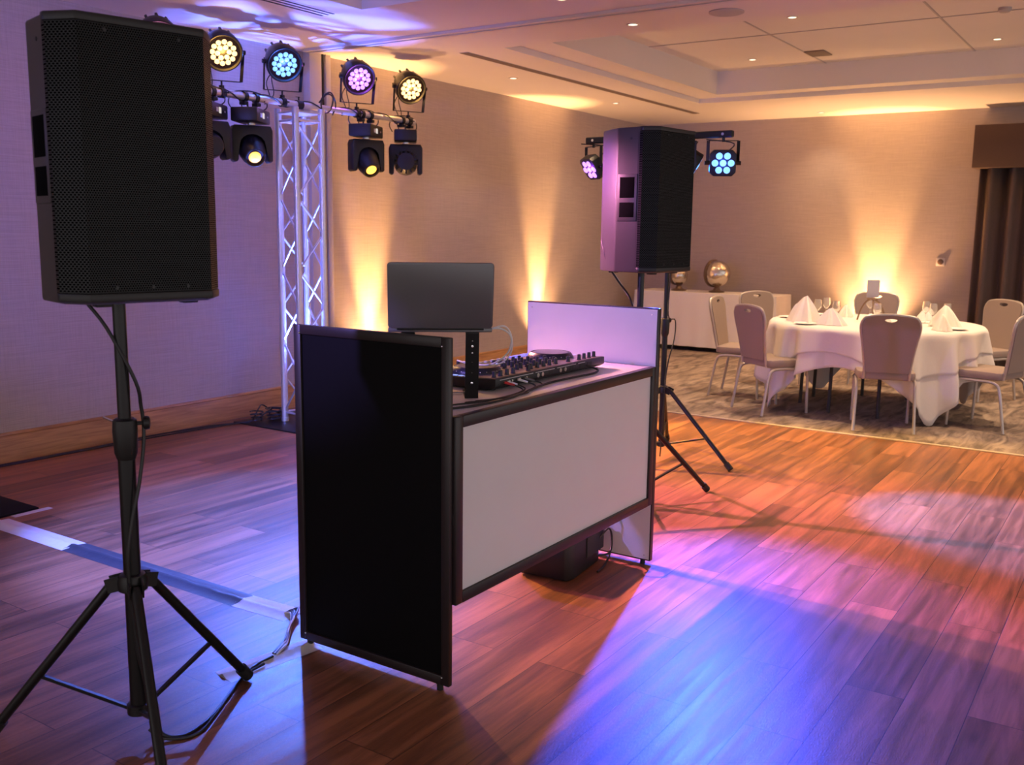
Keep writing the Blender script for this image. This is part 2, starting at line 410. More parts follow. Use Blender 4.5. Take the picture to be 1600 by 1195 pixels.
def side_panel(x, inner_sign, TH):
    """x = left face of the panel (local), the white board faces into the booth"""
    m = MB(); frame_rect(m, x, x+TH, 0, D, .022, BH, .034, 'x')
    fr = m.build('side_frame', 'frame_black', booth)
    if inner_sign > 0: o1, o2 = (x+.009, x+.013), (x+.014, x+TH-.001)
    else: o1, o2 = (x+.016, x+.022), (x+.001, x+.015)
    MB().box(o1[0], o1[1], .034, D-.034, .056, BH-.034).build('black_panel', 'black_board', booth)
    wb = MB()
    if inner_sign > 0: wb.box(o2[0], o2[1], .034, D-.034, .056, BH-.034)
    else: wb.box(x-.0035, x-.0005, .006, D-.006, .03, BH-.006)
    wb.build('white_panel', 'white_board', booth)
    m = MB()
    for yy in (.045, D-.045): m.cyl((x+TH/2, yy, 0), (x+TH/2, yy, .022), .012, n=14)
    m.split('foot', 'rubber', booth)
    m = MB()
    for yy in (.03, D-.03):
        for zz in (.05, BH-.03): m.sph((x-.004 if inner_sign < 0 else x, yy, zz), .0035, 8)
    m.split('screw', 'chrome', booth)
side_panel(0, 1, .022); side_panel(W-.030, -1, .030)
m = MB(); frame_rect(m, .025, W-.055, -.012, .020, .314, .975, .040, 'y'); m.build('front_frame', 'frame_black', booth)
MB().box(.066, W-.096, -.001, .008, .355, .934).build('front_panel', 'white_acrylic', booth)
MB().box(.023, W-.0335, .021, D-.01, .951, .972, bev=.002).build('shelf', 'white_board', booth)
m = MB(); m.box(.0223, .0247, .0, .016, .60, .64).box(W-.054, W-.031, .004, .016, .60, .64); m.split('hinge', 'chrome', booth)
SH = .972

# ------------------------------------------------------------------ loudspeakers and stands
SP = [(-.17, -.205), (.17, -.205), (.222, -.135), (.222, .03), (.125, .2), (-.125, .2), (-.222, .03), (-.222, -.135)]
def speaker(loc, rz, z0, h, label):
    s = thing('loudspeaker', label, 'speaker', (*loc, z0), rz, 'black loudspeakers on tripod stands')
    MB().prism(SP, 0, h, bev=.010).build('cabinet', 'cabinet', s)
    # top and bottom lips that stand proud of the grille
    lip = [(x*1.012, y*1.02-.004) for x, y in SP]
    m = MB(); fl = [(-.173, -.214), (.173, -.214), (.229, -.139), (.229, -.118), (-.229, -.118), (-.229, -.139)]
    m.prism(fl, .006, .030, bev=.004).prism(fl, h-.024, h-.001, bev=.004); m.split('front_lip', 'black_plastic', s)
    m = MB()
    g = [(-.171, -.212), (.171, -.212), (.2265, -.138), (.2265, -.118), (.219, -.118), (.219, -.13), (.166, -.203), (-.166, -.203), (-.219, -.13), (-.219, -.118), (-.2265, -.118), (-.2265, -.138)]
    m.prism(g, .031, h-.025); m.build('grille', 'grille', s)
    m = MB()
    for x, z in ((-.10, .045), (.1, .045), (.0, .045), (-.1, h-.04), (.1, h-.04)): m.cyl((x, -.211, z), (x, -.2145, z), .0045, n=10)
    m.split('screw', 'black_metal', s)
    for sx in (-1, 1):
        m = MB(); X = sx*.2215
        zc = h*.55
        X = sx*.222; zc = h*.52
        m.box(min(X-sx*.004, X+sx*.004), max(X-sx*.004, X+sx*.004), -.108, .020, zc-.125, zc+.125, bev=.0035)
        hd = m.build('side_handle', 'cabinet', s)
        k = MB(); e1, e2 = min(X, X+sx*.0048), max(X, X+sx*.0048); k.box(e1, e2, -.092, .004, zc-.002, zc+.108, bev=.0015).box(e1, e2, -.092, .004, zc-.105, zc-.026, bev=.0015)  # black plates on the handle face, painted shade instead of real hollows
        k.split('grip_pocket_shade', 'pocket_shade', hd)
        MB().cyl((X-sx*.002, -.06, h-.06), (X+sx*.002, -.06, h-.06), .006, n=10).build('fly_point', 'dark_slot', s)
        MB().box(X-sx*.001-.001, X-sx*.001+.0025, -.112, -.106, .03, h-.03).build('seam', 'dark_slot', s)
    m = MB()
    for x, y in ((-.12, -.15), (.14, -.12), (-.1, .12), (.1, .12)): m.box(x-.022, x+.022, y-.02, y+.02, -.010, .002, bev=.003)
    m.split('rubber_foot', 'rubber', s)
    MB().lathe([(.035, -.008), (.035, 0), (.02, .001)], n=20).build('pole_socket', 'black_metal', s)
    m = MB(); m.box(-.09, .09, .198, .204, .05, .30, bev=.003); bp = m.build('connector_plate', 'black_metal', s)
    return s
def tripod(loc, rz, top, label, name='speaker_stand', hub=.52, collar=1.02, feet=None, r0=.0255, r1=.019, knob_ang=0, leg_ang=(0, 120, 240), rad=.46, brace_z=.10, group='tripod stands'):
    s = thing(name, label, 'stand', (*loc, 0), rz, group)
    MB().cyl((0, 0, brace_z-.02), (0, 0, collar), r0, n=24).build('lower_pole', 'black_metal', s)
    MB().cyl((0, 0, collar), (0, 0, top), r1, n=24).build('upper_pole', 'black_metal', s)
    m = MB(); m.lathe([(r0+.001, -.12), (r0+.008, -.10), (r0+.011, -.03), (r0+.009, 0), (r0+.001, .006)], c=(0, 0, collar), n=24)
    c = m.build('collar', 'black_plastic', s)
    d = Vector((math.cos(knob_ang), math.sin(knob_ang), 0))
    k = MB(); k.cyl(d*(r0+.004)+Vector((0, 0, collar-.012)), d*(r0+.034)+Vector((0, 0, collar-.012)), .006, n=10)
    k.lathe([(.012, 0), (.019, .003), (.021, .011), (.019, .020), (.010, .023)], M=Matrix.Translation(d*(r0+.024)+Vector((0, 0, collar-.012))) @ basis(d), n=14)
    k.build('clamp_knob', 'black_plastic', c)
    k = MB(); k.tube([-d*(r0+.003)+Vector((0, 0, collar-.004)), -d*(r0+.02)+Vector((0, 0, collar+.004)), -d*(r0+.034)+Vector((0, 0, collar+.012))], .0035); k.build('safety_pin', 'chrome', c)
    m = MB(); m.lathe([(r0+.001, -.035), (r0+.018, -.03), (r0+.02, .0), (r0+.012, .018), (r0+.001, .022)], c=(0, 0, hub), n=24)
    for a in leg_ang:
        a = R(a); e = Vector((math.cos(a), math.sin(a), 0)); q = Vector((-e.y, e.x, 0))
        for sg in (-1, 1): m.bar(e*.03+q*sg*.019+Vector((0, 0, hub-.005)), e*.075+q*sg*.019+Vector((0, 0, hub-.018)), .006, .045)
    m.build('hub', 'black_plastic', s)
    MB().lathe([(r0+.001, -.018), (r0+.010, -.015), (r0+.010, .015), (r0+.001, .018)], c=(0, 0, brace_z), n=20).build('brace_collar', 'black_plastic', s)
    for i, a in enumerate(leg_ang):
        a = R(a); rr = rad if feet is None else feet[i]
        e = Vector((math.cos(a), math.sin(a), 0)); A = e*.06+Vector((0, 0, hub-.01)); B = e*rr+Vector((0, 0, .018))
        lg = MB().cyl(A, B, .0155, n=16).build('leg', 'black_metal', s)
        dd = (B-A).normalized()
        MB().cyl(B-dd*.045, B+dd*.006, .021, n=16).build('rubber_foot', 'rubber', lg)
        C = A.lerp(B, .62)
        MB().bar(e*(r0+.008)+Vector((0, 0, brace_z)), C, .016, .011).build('brace', 'black_metal', s)
    return s
RZL, RZR = R(-14), R(-8)
uL = Vector((math.cos(RZL), math.sin(RZL)))
PL = Vector((1.735, 2.545)); PR = Vector((5.0, 2.455)); PT = Vector((6.23, 2.86))
speaker((PL.x+uL.x*.020, PL.y+uL.y*.020), RZL, 1.383, .757, 'large black loudspeaker on the nearest tripod stand, left of the booth')
speaker((PR.x, PR.y), RZR, 1.372, .772, 'black loudspeaker on a tripod behind the right end of the booth')
tripod(PL, 0, 1.40, 'black tripod stand holding the nearest large loudspeaker at left', leg_ang=(4, 124, 243), rad=.462, knob_ang=R(-35))
tripod(PR, 0, 1.385, 'black tripod stand holding the loudspeaker right of the booth', leg_ang=(-22, 85, 195), rad=.60, hub=.53, collar=1.0, knob_ang=R(-60))

# ------------------------------------------------------------------ truss tower with crossbar
TC = Vector((5.605, 5.76)); ta = R(-10); ex = Vector((math.cos(ta), math.sin(ta), 0)); ey = Vector((-math.sin(ta), math.cos(ta), 0))
T = thing('truss_tower', 'silver aluminium box truss tower on a black base plate by the wall', 'truss', (TC.x, TC.y, 0), ta)
hw = .12; TB, TT = .012, 2.50
corners = [(-hw, -hw), (hw, -hw), (hw, hw), (-hw, hw)]
for cx_, cy_ in corners:
    m = MB(); m.cyl((cx_, cy_, TB), (cx_, cy_, TT), .0265, n=20)
    m.lathe([(.027, 0), (.027, .045), (.025, .05)], c=(cx_, cy_, TT-.045), n=20)
    m.lathe([(.025, 0), (.030, .003), (.030, .03), (.026, .035)], c=(cx_, cy_, TB), n=20)
    m.build('upright_tube', 'alu', T)
m = MB(); nseg = 8; z0_, z1_ = .10, TT-.10
for f in range(4):
    a = Vector(corners[f]); b = Vector(corners[(f+1) % 4])
    for k in range(nseg):
        za = z0_+(z1_-z0_)*k/nseg; zb = z0_+(z1_-z0_)*(k+1)/nseg
        p, q = (a, b) if k % 2 == 0 else (b, a)
        m.cyl((p.x, p.y, za), (q.x, q.y, zb), .0085, n=10)
m.build('diagonal_lacing', 'alu', T)
m = MB()
for z in (.09, TT-.09):
    for f in range(4):
        a = corners[f]; b = corners[(f+1) % 4]; m.cyl((*a, z), (*b, z), .0095, n=10)
m.build('end_brace', 'alu', T)
m = MB(); m.box(-.14, .14, -.14, .14, TT-.035, TT-.027); m.build('top_plate', 'alu', T)
tag(MB().box(-.40, .36, -.40, .36, 0, .0115, M=Matrix.Translation((5.64, 5.86, 0)), bev=.003).build('base_plate', 'black_metal'), 'flat black steel plate under the truss tower', 'plate')
BZ, BYY = 2.535, 5.74
b_ = thing('crossbar', 'long silver tube clamped across the top of the truss tower', 'pole', (5.58, BYY, BZ))
m = MB(); m.cyl((-1.42, 0, 0), (1.40, 0, 0), .0255, n=24).build('tube', 'alu', b_)
m = MB(); m.cyl((1.385, 0, 0), (1.405, 0, 0), .0275, n=24).cyl((-1.425, 0, 0), (-1.405, 0, 0), .0275, n=24).split('end_cap', 'alu', b_)
m = MB(); m.cyl((-.03, 0, -.0), (.03, 0, 0), .033, n=20).cyl((0, 0, .03), (0, 0, .06), .006).bar((0, -.012, .055), (0, .03, .062), .008, .004).build('clamp', 'black_metal', b_)

# ---- fixtures
def local_mat(pos, d):
    """+Z along the aim, +X sideways (horizontal)"""
    d = Vector(d).normalized(); sx = Vector((0, 0, 1)).cross(d)
    sx = sx.normalized() if sx.length > 1e-3 else Vector((1, 0, 0)); sy = d.cross(sx)
    m = Matrix.Identity(4)
    for i in range(3): m[i][0] = sx[i]; m[i][1] = sy[i]; m[i][2] = d[i]; m[i][3] = pos[i]
    return m
def clamp_part(parent, z_to, below=False):
    m = MB(); m.cyl((-.02, 0, 0), (.02, 0, 0), .036, n=16)
    sg = -1 if below else 1
    m.cyl((0, 0, sg*.03), (0, 0, z_to), .007, n=10)
    m.cyl((0, -.052, 0), (0, -.03, 0), .005, n=8).bar((-.018, -.055, 0), (.018, -.055, 0), .006, .010)
    m.box(-.014, .014, -.014, .014, min(sg*.03, sg*.055), max(sg*.03, sg*.055), bev=.003)
    return m.build('hook_clamp', 'black_metal', parent)
def par_can(x, tgt, em, col, watts, deg, label, blend=.6, look=(-.5, -.95, 0)):
    s = thing('par_can', label, 'stage light', (x, BYY, BZ), 0, 'round multi-lens stage lights above the crossbar')
    c = Vector((0, -.02, .29)); wp = Vector((x, BYY, BZ))+c
    d = (Vector(tgt)-wp); dh = Vector((d.x, d.y, 0)).normalized()
    dh = Vector(look).normalized(); dd = (dh*math.cos(R(30))+Vector((0, 0, -math.sin(R(30))))).normalized()
    M = local_mat(c, dd)
    MB().lathe([(.03, -.17), (.075, -.16), (.11, -.12), (.130, -.055), (.137, .0), (.137, .045), (.131, .052), (.126, .050), (.118, .036), (.02, .034)], M=M, n=32).build('housing', 'black_metal', s)
    m = MB()
    for rr, n_, o_ in ((.078, 12, 0), (.041, 6, .2)):
        for k in range(n_):
            a = 2*PI*k/n_+o_; m.lathe([(.0185, 0), (.017, .006), (.001, .010)], c=(rr*math.cos(a), rr*math.sin(a), .035), n=14, M=M)
    m.split('lens', em, s)
    m = MB()
    for k in range(10):
        a = 2*PI*k/10; m.box(-.009, .009, .055, .118, -.148, -.075, M=M @ Matrix.Rotation(a, 4, 'Z') , bev=.003, seg=1)
    m.split('cooling_fin', 'black_metal', s)
    # yoke
    sx = Vector((M[0][0], M[1][0], 0)).normalized(); bz = Vector((0, 0, .085))
    m = MB()
    for sg in (-1, 1):
        m.bar(c+sx*sg*.146, bz+sx*sg*.140, .005, .026)
        m.cyl(c+sx*sg*.118, c+sx*sg*.162, .016, n=12)
    m.bar(bz-sx*.140, bz+sx*.140, .026, .005); m.build('yoke', 'black_metal', s)
    clamp_part(s, .085)
    m = MB(); b0 = c-dd*.14
    m.tube([b0, b0-dd*.05+Vector((0, 0, -.05)), b0-sx*.06+Vector((0, 0, -.16)), Vector((-.06, .03, .05)), Vector((-.16, .02, -.03))], .004)
    m.tube([b0+sx*.02, b0-dd*.07+Vector((0, 0, -.1)), b0-sx*.10+Vector((0, 0, -.2)), Vector((-.10, .03, .035)), Vector((-.20, -.02, -.02))], .004)
    m.build('power_cord', 'cable', s)
    if watts > 1:
        pl = bpy.data.lights.new('lens_glow', 'POINT'); pl.energy = 1.2; pl.color = col; pl.shadow_soft_size = .02
        po = bpy.data.objects.new('lens_glow', pl); COL.objects.link(po); po.parent = s; po.location = c+dd*.075
    spot('par_beam', wp+dd*.06, tgt, col, watts, deg, blend, .05, parent=s)
    return s
def moving_head(x, hd, tgt, em, col, watts, deg, label, brot=30, blend=.4, back=False):
    s = thing('moving_head', label, 'stage light', (x, BYY, BZ), 0, 'moving head lights under the crossbar')
    RB = Matrix.Rotation(R(brot), 4, 'Z')
    m = MB(); m.prism([(-.155, -.10), (.155, -.10), (.168, -.03), (.168, .03), (.155, .10), (-.155, .10), (-.168, .03), (-.168, -.03)], -.185, -.085, M=RB, bev=.012)
    bs = m.build('base', 'black_plastic', s)
    k = MB(); k.box(-.035, .005, -.1045, -.1015, -.155, -.115, M=RB); k.build('display', 'e_screen', bs)
    k = MB(); k.box(-.085, -.045, -.1042, -.1015, -.15, -.12, M=RB).box(.075, .088, -.1042, -.1015, -.142, -.13, M=RB).box(-.1595, -.156, -.03, .03, -.14, -.137, M=RB); k.split('printed_mark', 'print', bs)
    m = MB()
    for xx in (-.06, .06): m.cyl(RB @ Vector((xx, 0, -.085)), RB @ Vector((xx, 0, -.04)), .007, n=8).cyl((xx*.87-.015, 0, 0), (xx*.87+.015, 0, 0), .036, n=14)
    for xx in (-.06, .06): m.box(xx-.02, xx+.02, -.03, .03, -.06, -.035, bev=.004)
    m.split('hook_clamp', 'black_metal', s, key=lambda c: c.x > 0)
    MB().cyl((0, 0, -.20), (0, 0, -.185), .035, n=20).build('pan_bearing', 'chrome', s)
    hv = Vector(hd).normalized(); hh = Vector((hv.x, hv.y, 0)).normalized()
    M = local_mat((0, 0, 0), hh)    # x sideways, y down/up, z along
    sx = Vector((M[0][0], M[1][0], 0)); Y = Matrix.Identity(4)
    for i in range(3): Y[i][0] = sx[i]; Y[i][1] = hh[i]; Y[i][2] = (0, 0, 1)[i]
    m = MB()   # yoke: thick arch
    out = [(-.148, -.46), (-.150, -.24), (-.135, -.205), (.135, -.205), (.150, -.24), (.148, -.46), (.125, -.475), (.105, -.46)]
    for k in range(9):
        a = PI*k/8; out.append((.103*math.cos(a), -.345+.085*math.sin(a)))
    out += [(-.105, -.46), (-.125, -.475)]
    XZ = Y @ Matrix(((1, 0, 0, 0), (0, 0, -1, 0), (0, 1, 0, 0), (0, 0, 0, 1)))
    m.prism(out, -.055, .055, M=XZ, bev=.008); m.build('yoke', 'black_plastic', s)
    hc = Vector((0, 0, -.375)); HM = local_mat(hc, hv)
    if back:
        MB().lathe([(.03, -.135), (.075, -.13), (.098, -.09), (.102, .0), (.09, .06), (.07, .12), (.062, .125), (.04, .122)], M=HM, n=28).build('head', 'black_plastic', s)
        m = MB()
        for k in range(14):
            a = 2*PI*k/14; m.box(-.006, .006, .07, .108, -.125, -.03, M=HM @ Matrix.Rotation(a, 4, 'Z'))
        m.split('cooling_fin', 'black_metal', s)
    else:
        MB().lathe([(.03, -.13), (.075, -.12), (.097, -.07), (.101, .0), (.092, .07), (.075, .135), (.068, .14), (.064, .128), (.03, .126)], M=HM, n=32).build('head', 'black_plastic', s)
        MB().lathe([(.045, .127), (.036, .136), (.001, .142)], M=HM, n=24).build('lens', em, s)
        wp = Vector((x, BYY, BZ))+hc
        spot('head_beam', wp+hv*.16, tgt, col, watts, deg, blend, .03, parent=s)
    m = MB()
    m.tube([(-.12, .05, -.10), (-.17, .04, -.05), (-.14, .03, .02), (-.05, .02, .042), (.05, .01, .04), (.10, .02, -.02), (.09, .05, -.085)], .0045)
    m.tube([(-.02, .05, -.09), (-.06, .05, .0), (.0, .03, .045), (.14, .02, .03), (.19, .03, -.05), (.12, .06, -.10)], .0045)
    m.build('power_cord', 'cable', s)
    return s
CAMP = Vector((0, 0, 1.6))
par_can(4.30, (4.95, .95, 0), 'e_amb', PINK, 1400, 37, 'round stage light hidden at the left end of the crossbar, behind the near loudspeaker')
par_can(4.83, (3.6, 1.5, 0), 'e_amb', (1, .5, .1), 600, 30, 'amber round stage light half hidden behind the near loudspeaker')
par_can(5.41, (3.45, 3.9, 0), 'e_cyan', (.09, .2, 1), 800, 40, 'bright blue round stage light left of the truss tower')
par_can(6.24, (5.0, 2.0, 0), 'e_purp', (.5, .12, 1), 260, 50, 'purple round stage light right of the truss tower')
par_can(6.91, (6.6, 2.0, 0), 'e_amb', (1, .5, .12), 560, 44, 'amber round stage light at the right end of the crossbar')
moving_head(4.69, (-.3, -1, -.1), (4, 2, 0), 'e_orange', AMB, 0.01, 20, 'moving head almost hidden behind the near loudspeaker, only its edge showing', back=True)
moving_head(5.09, (-.45, -.80, -.55), (3.7, 1.6, 0), 'e_orange', ORNG, 220, 26, 'moving head with glowing amber lens left of the truss tower')
moving_head(6.35, (-.30, -.78, -.75), (6.7, 2.5, 0), 'e_orange', (1, .6, .10), 650, 38, 'moving head with glowing amber lens right of the truss tower', brot=22)
moving_head(6.87, (.74, .66, -.12), (4, 2, 0), 'e_orange', AMB, 0.01, 20, 'unlit moving head at the right end of the crossbar, turned away', brot=40, back=True)
# loose cable run along the bar
m = MB(); pts = []
for k in range(30):
    x = 4.25+2.6*k/29; a = k*1.3; pts.append((x, BYY+.034*math.cos(a), BZ+.034*math.sin(a)))
m.tube(pts, .005); tag(m.build('power_cable', 'cable'), 'black cable wound along the silver crossbar', 'cable')
m = MB(); m.tube([(5.78, 5.72, 2.57), (5.83, 5.68, 2.64), (5.92, 5.70, 2.62), (5.90, 5.72, 2.52), (5.80, 5.70, 2.50), (5.79, 5.70, 2.60), (5.88, 5.69, 2.66), (5.97, 5.72, 2.58), (5.93, 5.72, 2.49)], .006)
tag(m.build('cable_coil', 'cable'), 'coil of black cable tied on the crossbar right of the truss', 'cable')
# small uplight inside the truss foot
f = thing('truss_uplight', 'small black light inside the foot of the truss tower pointing up', 'stage light', (5.615, 5.765, .012))
m = MB(); m.box(-.06, .06, -.06, .06, 0, .03, bev=.008).lathe([(.05, .03), (.058, .06), (.06, .11), (.054, .115), (.052, .10), (.01, .10)], n=24).build('housing', 'black_plastic', f)
m = MB()
for k in range(6): a = k*PI/3; m.lathe([(.014, 0), (.001, .006)], c=(.033*math.cos(a), .033*math.sin(a), .101), n=10)
m.split('lens', 'e_blue', f)
spot('uplight_beam', (5.615, 5.765, .14), (5.50, 5.64, 3), (.10, .17, 1), 900, 40, .5, .02, parent=f)

# ------------------------------------------------------------------ T-bar lighting stand with four flat par lights
def tbar(loc, top, label, barlab, lights, bar_dir, group, offs, legs):
    s = tripod(loc, 0, top, label, name='lighting_stand', hub=.50, collar=.99, leg_ang=legs, rad=.57, group=group, r0=.020, r1=.016)
    bd = Vector(bar_dir).normalized()
    t = thing('lighting_bar', barlab, 'light bar', (*loc, top), 0, group+' bars')
    nrm = bd.cross(Vector((0, 0, 1)))
    m = MB(); m.bar(bd*-.68, bd*.44, .04, .045); m.build('bar', 'black_metal', t)
    m = MB(); m.cyl((0, 0, -.12), (0, 0, -.02), .022, n=16); m.build('socket', 'black_metal', t)
    for sg in (-.62, .375):
        m = MB(); p = bd*sg-nrm*.0205; m.lathe([(.001, 0), (.009, 0), (.009, .002), (.001, .0022)], M=Matrix.Translation(p) @ basis(-nrm), n=14)
        p = bd*sg+nrm*.0205; m.lathe([(.001, 0), (.009, 0), (.009, .002), (.001, .0022)], M=Matrix.Translation(p) @ basis(nrm), n=14); m.split('end_sticker', 'print', t)
    for (o_, dirv, em, col, watts, deg, tgt, lab) in lights:
        pos = Vector((*loc, top))+bd*o_+Vector((0, 0, -.03))
        q = thing('flat_par', lab, 'stage light', pos, 0, offs)
        dv = Vector(dirv).normalized(); sx = Vector((0, 0, 1)).cross(Vector((dv.x, dv.y, 0)).normalized())
        c = Vector((0, 0, -.155)); M = local_mat(c, dv)
        m = MB(); m.prism([(-.085, -.06), (-.06, -.085), (.06, -.085), (.085, -.06), (.085, .06), (.06, .085), (-.06, .085), (-.085, .06)], -.035, .035, M=M, bev=.006); m.build('housing', 'black_plastic', q)
        m = MB()
        cen = [(0, 0)]+[(.052*math.cos(k*PI/3), .052*math.sin(k*PI/3)) for k in range(6)]
        for cx_, cy_ in cen: m.lathe([(.022, 0), (.020, .006), (.001, .009)], c=(cx_, cy_, .0345), n=16, M=M)
        m.split('lens', em, q)
        m = MB()
        for sg in (-1, 1):
            m.bar(c+sx*sg*.098, Vector((0, 0, -.012))+sx*sg*.098, .004, .022).cyl(c+sx*sg*.08, c+sx*sg*.118, .014, n=12)
        m.bar(Vector((0, 0, -.012))-sx*.098, Vector((0, 0, -.012))+sx*.098, .022, .004); m.cyl((0, 0, -.02), (0, 0, .008), .01, n=10); m.build('yoke', 'black_metal', q)
        m = MB(); bk = c-dv*.04
        m.tube([bk, bk-dv*.05+Vector((0, 0, .04)), bk+bd*.08+Vector((0, 0, .12)), Vector((0, 0, .0))-bd*.12-dv*.02], .004); m.build('power_cord', 'cable', q)
        if watts:
            pl = bpy.data.lights.new('lens_glow', 'POINT'); pl.energy = .9; pl.color = col; pl.shadow_soft_size = .02
            po = bpy.data.objects.new('lens_glow', pl); COL.objects.link(po); po.parent = q; po.location = c+dv*.075
            spot('flat_par_beam', pos+c+dv*.06, tgt, col, watts, deg, .55, .035, parent=q)
G_ = 'flat square stage lights on the right hand stand'
tbar(PT, 2.23, 'thin black tripod stand holding a lighting bar, behind the right loudspeaker', 'square black lighting crossbar passing behind the right loudspeaker', [
    (-.62, (-.78, .42, -.62), 'e_purp', PURP, 90, 60, (3.9, 4.2, 0), 'small square stage light glowing purple left of the right loudspeaker'),
    (.375, (-.86, -.44, -.10), 'e_cyan', (.035, .09, 1), 780, 50, (3.15, 1.05, 0), 'small square stage light glowing bright blue right of the right loudspeaker'),
    (.15, (.50, -.72, -.5), 'e_cyan', (.02, .2, 1), 1100, 32, (5.8, .55, 0), 'small square stage light seen edge on beside the right loudspeaker'),
    (-.22, (.6, -.6, -.4), 'black_plastic', BLUE, 0, 50, (7, 1, 0), 'small square stage light hidden behind the right loudspeaker')],
    (-.04, -1, 0), 'lighting stand at right', G_, (-100, 20, 150))

# ------------------------------------------------------------------ laptop on its stand
LA = Vector((2.648, 2.307, 0)); LBp = Vector((2.896, 2.005, 0))
lu = (LBp-LA).normalized(); ln = Vector((-lu.y, lu.x, 0))      # ln points away from the camera
if ln.dot(Vector((1, 1, 0))) < 0: ln = -ln
LW = (LBp-LA).length; LZ = 1.238
lap = thing('laptop', 'open grey laptop seen from behind on a raised stand at the booth left end', 'laptop', (*((LA+LBp)/2).xy, LZ), math.atan2(lu.y, lu.x))
# local: x along hinge, y = away from camera (+ or -)
sy = 1 if Vector((-lu.y, lu.x, 0)).dot(ln) > 0 else -1
def rounded(w_, h_, r_, n=6):
    p = []
    for cx_, cy_, a0 in ((w_/2-r_, h_-r_, 0), (-w_/2+r_, h_-r_, 90), (-w_/2+r_, r_, 180), (w_/2-r_, r_, 270)):
        for k in range(n+1):
            a = R(a0+90*k/n); p.append((cx_+r_*math.cos(a), cy_+r_*math.sin(a)))
    return p
tilt = R(15)
ML = Matrix.Translation((0, 0, .006)) @ Matrix.Rotation(tilt, 4, 'X') @ Matrix(((1, 0, 0, 0), (0, 0, -1, 0), (0, 1, 0, 0), (0, 0, 0, 1)))
ML2 = Matrix.Translation((0, 0, .006)) @ Matrix.Rotation(tilt*sy, 4, 'X') @ Matrix(((1, 0, 0, 0), (0, 0, 1 if sy < 0 else -1, 0), (0, 1, 0, 0), (0, 0, 0, 1)))
MB().prism(rounded(LW*.965, .244, .012), 0, .007, M=ML2, bev=.0015).build('lid', 'grey_lid', lap)
m = MB(); m.prism([(x, y-.003) for x, y in rounded(LW*.92, .232, .006)], -.0015, -.0005, M=ML2 @ Matrix.Translation((0, .008, 0))); m.build('screen', emis('laptop_screen', (.30, .34, .5), .35), lap)
m = MB(); m.box(-LW*.482, LW*.482, 0.004 if sy > 0 else -.262, .262 if sy > 0 else -.004, -.012, .003, bev=.003); dk = m.build('keyboard_deck', 'grey_lid', lap)
m = MB()
for r_ in range(5):
    for c_ in range(13):
        x = -LW*.42+c_*LW*.065; y = sy*(.05+r_*.022); m.box(x, x+.019, min(y, y+sy*.017), max(y, y+sy*.017), .003, .0045)
m.build('keys', 'knob', dk)
m = MB(); m.cyl((-LW*.40, 0, .002), (LW*.40, 0, .002), .006, n=12); m.build('hinge', 'black_plastic', lap)
# stand: two bent arms with a cross bar
st = thing('laptop_stand', 'dark folding stand with drilled arms lifting the laptop above the shelf', 'stand', (*((LA+LBp)/2).xy, SH), math.atan2(lu.y, lu.x))
for sg in (-1, 1):
    m = MB(); x = sg*LW*.30; zt = LZ-SH-.017
    def strip(pp, w_, t_):
        for a, b in zip(pp, pp[1:]):
            a = Vector(a); b = Vector(b); d = (b-a); n_ = Vector((1, 0, 0)).cross(d).normalized()
            vs = []
            for p in (a, b):
                for qx in (-w_/2, w_/2):
                    for qn in (-t_/2, t_/2): vs.append(m.bm.verts.new(p+Vector((qx, 0, 0))+n_*qn))
            bmesh.ops.convex_hull(m.bm, input=vs)
    strip([(x, sy*.02, zt), (x, sy*.27, zt)], .05, .004)
    strip([(x, sy*.02, zt), (x, sy*.058, .005)], .05, .004)
    strip([(x, sy*.058, .003), (x, sy*.24, .003)], .05, .004)
    a_ = m.build('arm', 'black_metal', st)
    k = MB()
    for zz, rr in ((.22, .0018), (.20, .0045), (.175, .003), (.14, .0012), (.10, .0012), (.06, .0045)):
        yy = .02+(.058-.02)*(zt-zz)/(zt-.005); p = Vector((x, sy*(yy-.0035), zz)); k.lathe([(rr, 0), (rr, .0015), (.0005, .002)], M=Matrix.Translation(p) @ basis((0, -sy, 0)), n=10)
    k.split('screw', 'chrome', a_)
m = MB(); m.cyl((-LW*.30, sy*.15, .006), (LW*.30, sy*.15, .006), .005, n=10).cyl((-LW*.30, sy*.26, zt), (LW*.30, sy*.26, zt), .005, n=10); m.split('cross_rod', 'chrome', st)
def lw(x, y, z): # laptop-local to world
    p = Matrix.Rotation(math.atan2(lu.y, lu.x), 4, 'Z') @ Vector((x, sy*y, z)); c_ = (LA+LBp)/2
    return (c_.x+p.x, c_.y+p.y, z)
e0 = Vector(lw(LW*.48, .05, LZ-.004)); 
m = MB(); m.tube([e0, e0+lu*.04, e0+lu*.075+Vector((0, 0, -.03)), e0+lu*.07+Vector((.02, .02, -.09)), e0+lu*.02+Vector((.05, .05, -.14)), Vector((3.12, 2.27, 1.062)), Vector((3.2, 2.40, 1.058))], .0035)
tag(m.build('usb_cable', 'white_cable'), 'white cable looping from the laptop down to the mixing controller', 'cable')
m = MB(); m.tube([e0+Vector((0, 0, .0)), e0+lu*.05+Vector((0, 0, .01)), e0+lu*.085+Vector((0, .01, -.03)), e0+lu*.08+Vector((.03, .03, -.10)), e0+lu*.03+Vector((.07, .07, -.15)), Vector((3.16, 2.34, 1.062))], .003)
tag(m.build('charging_cable', 'white_cable'), 'thin grey second cable looping beside the white laptop cable', 'cable')

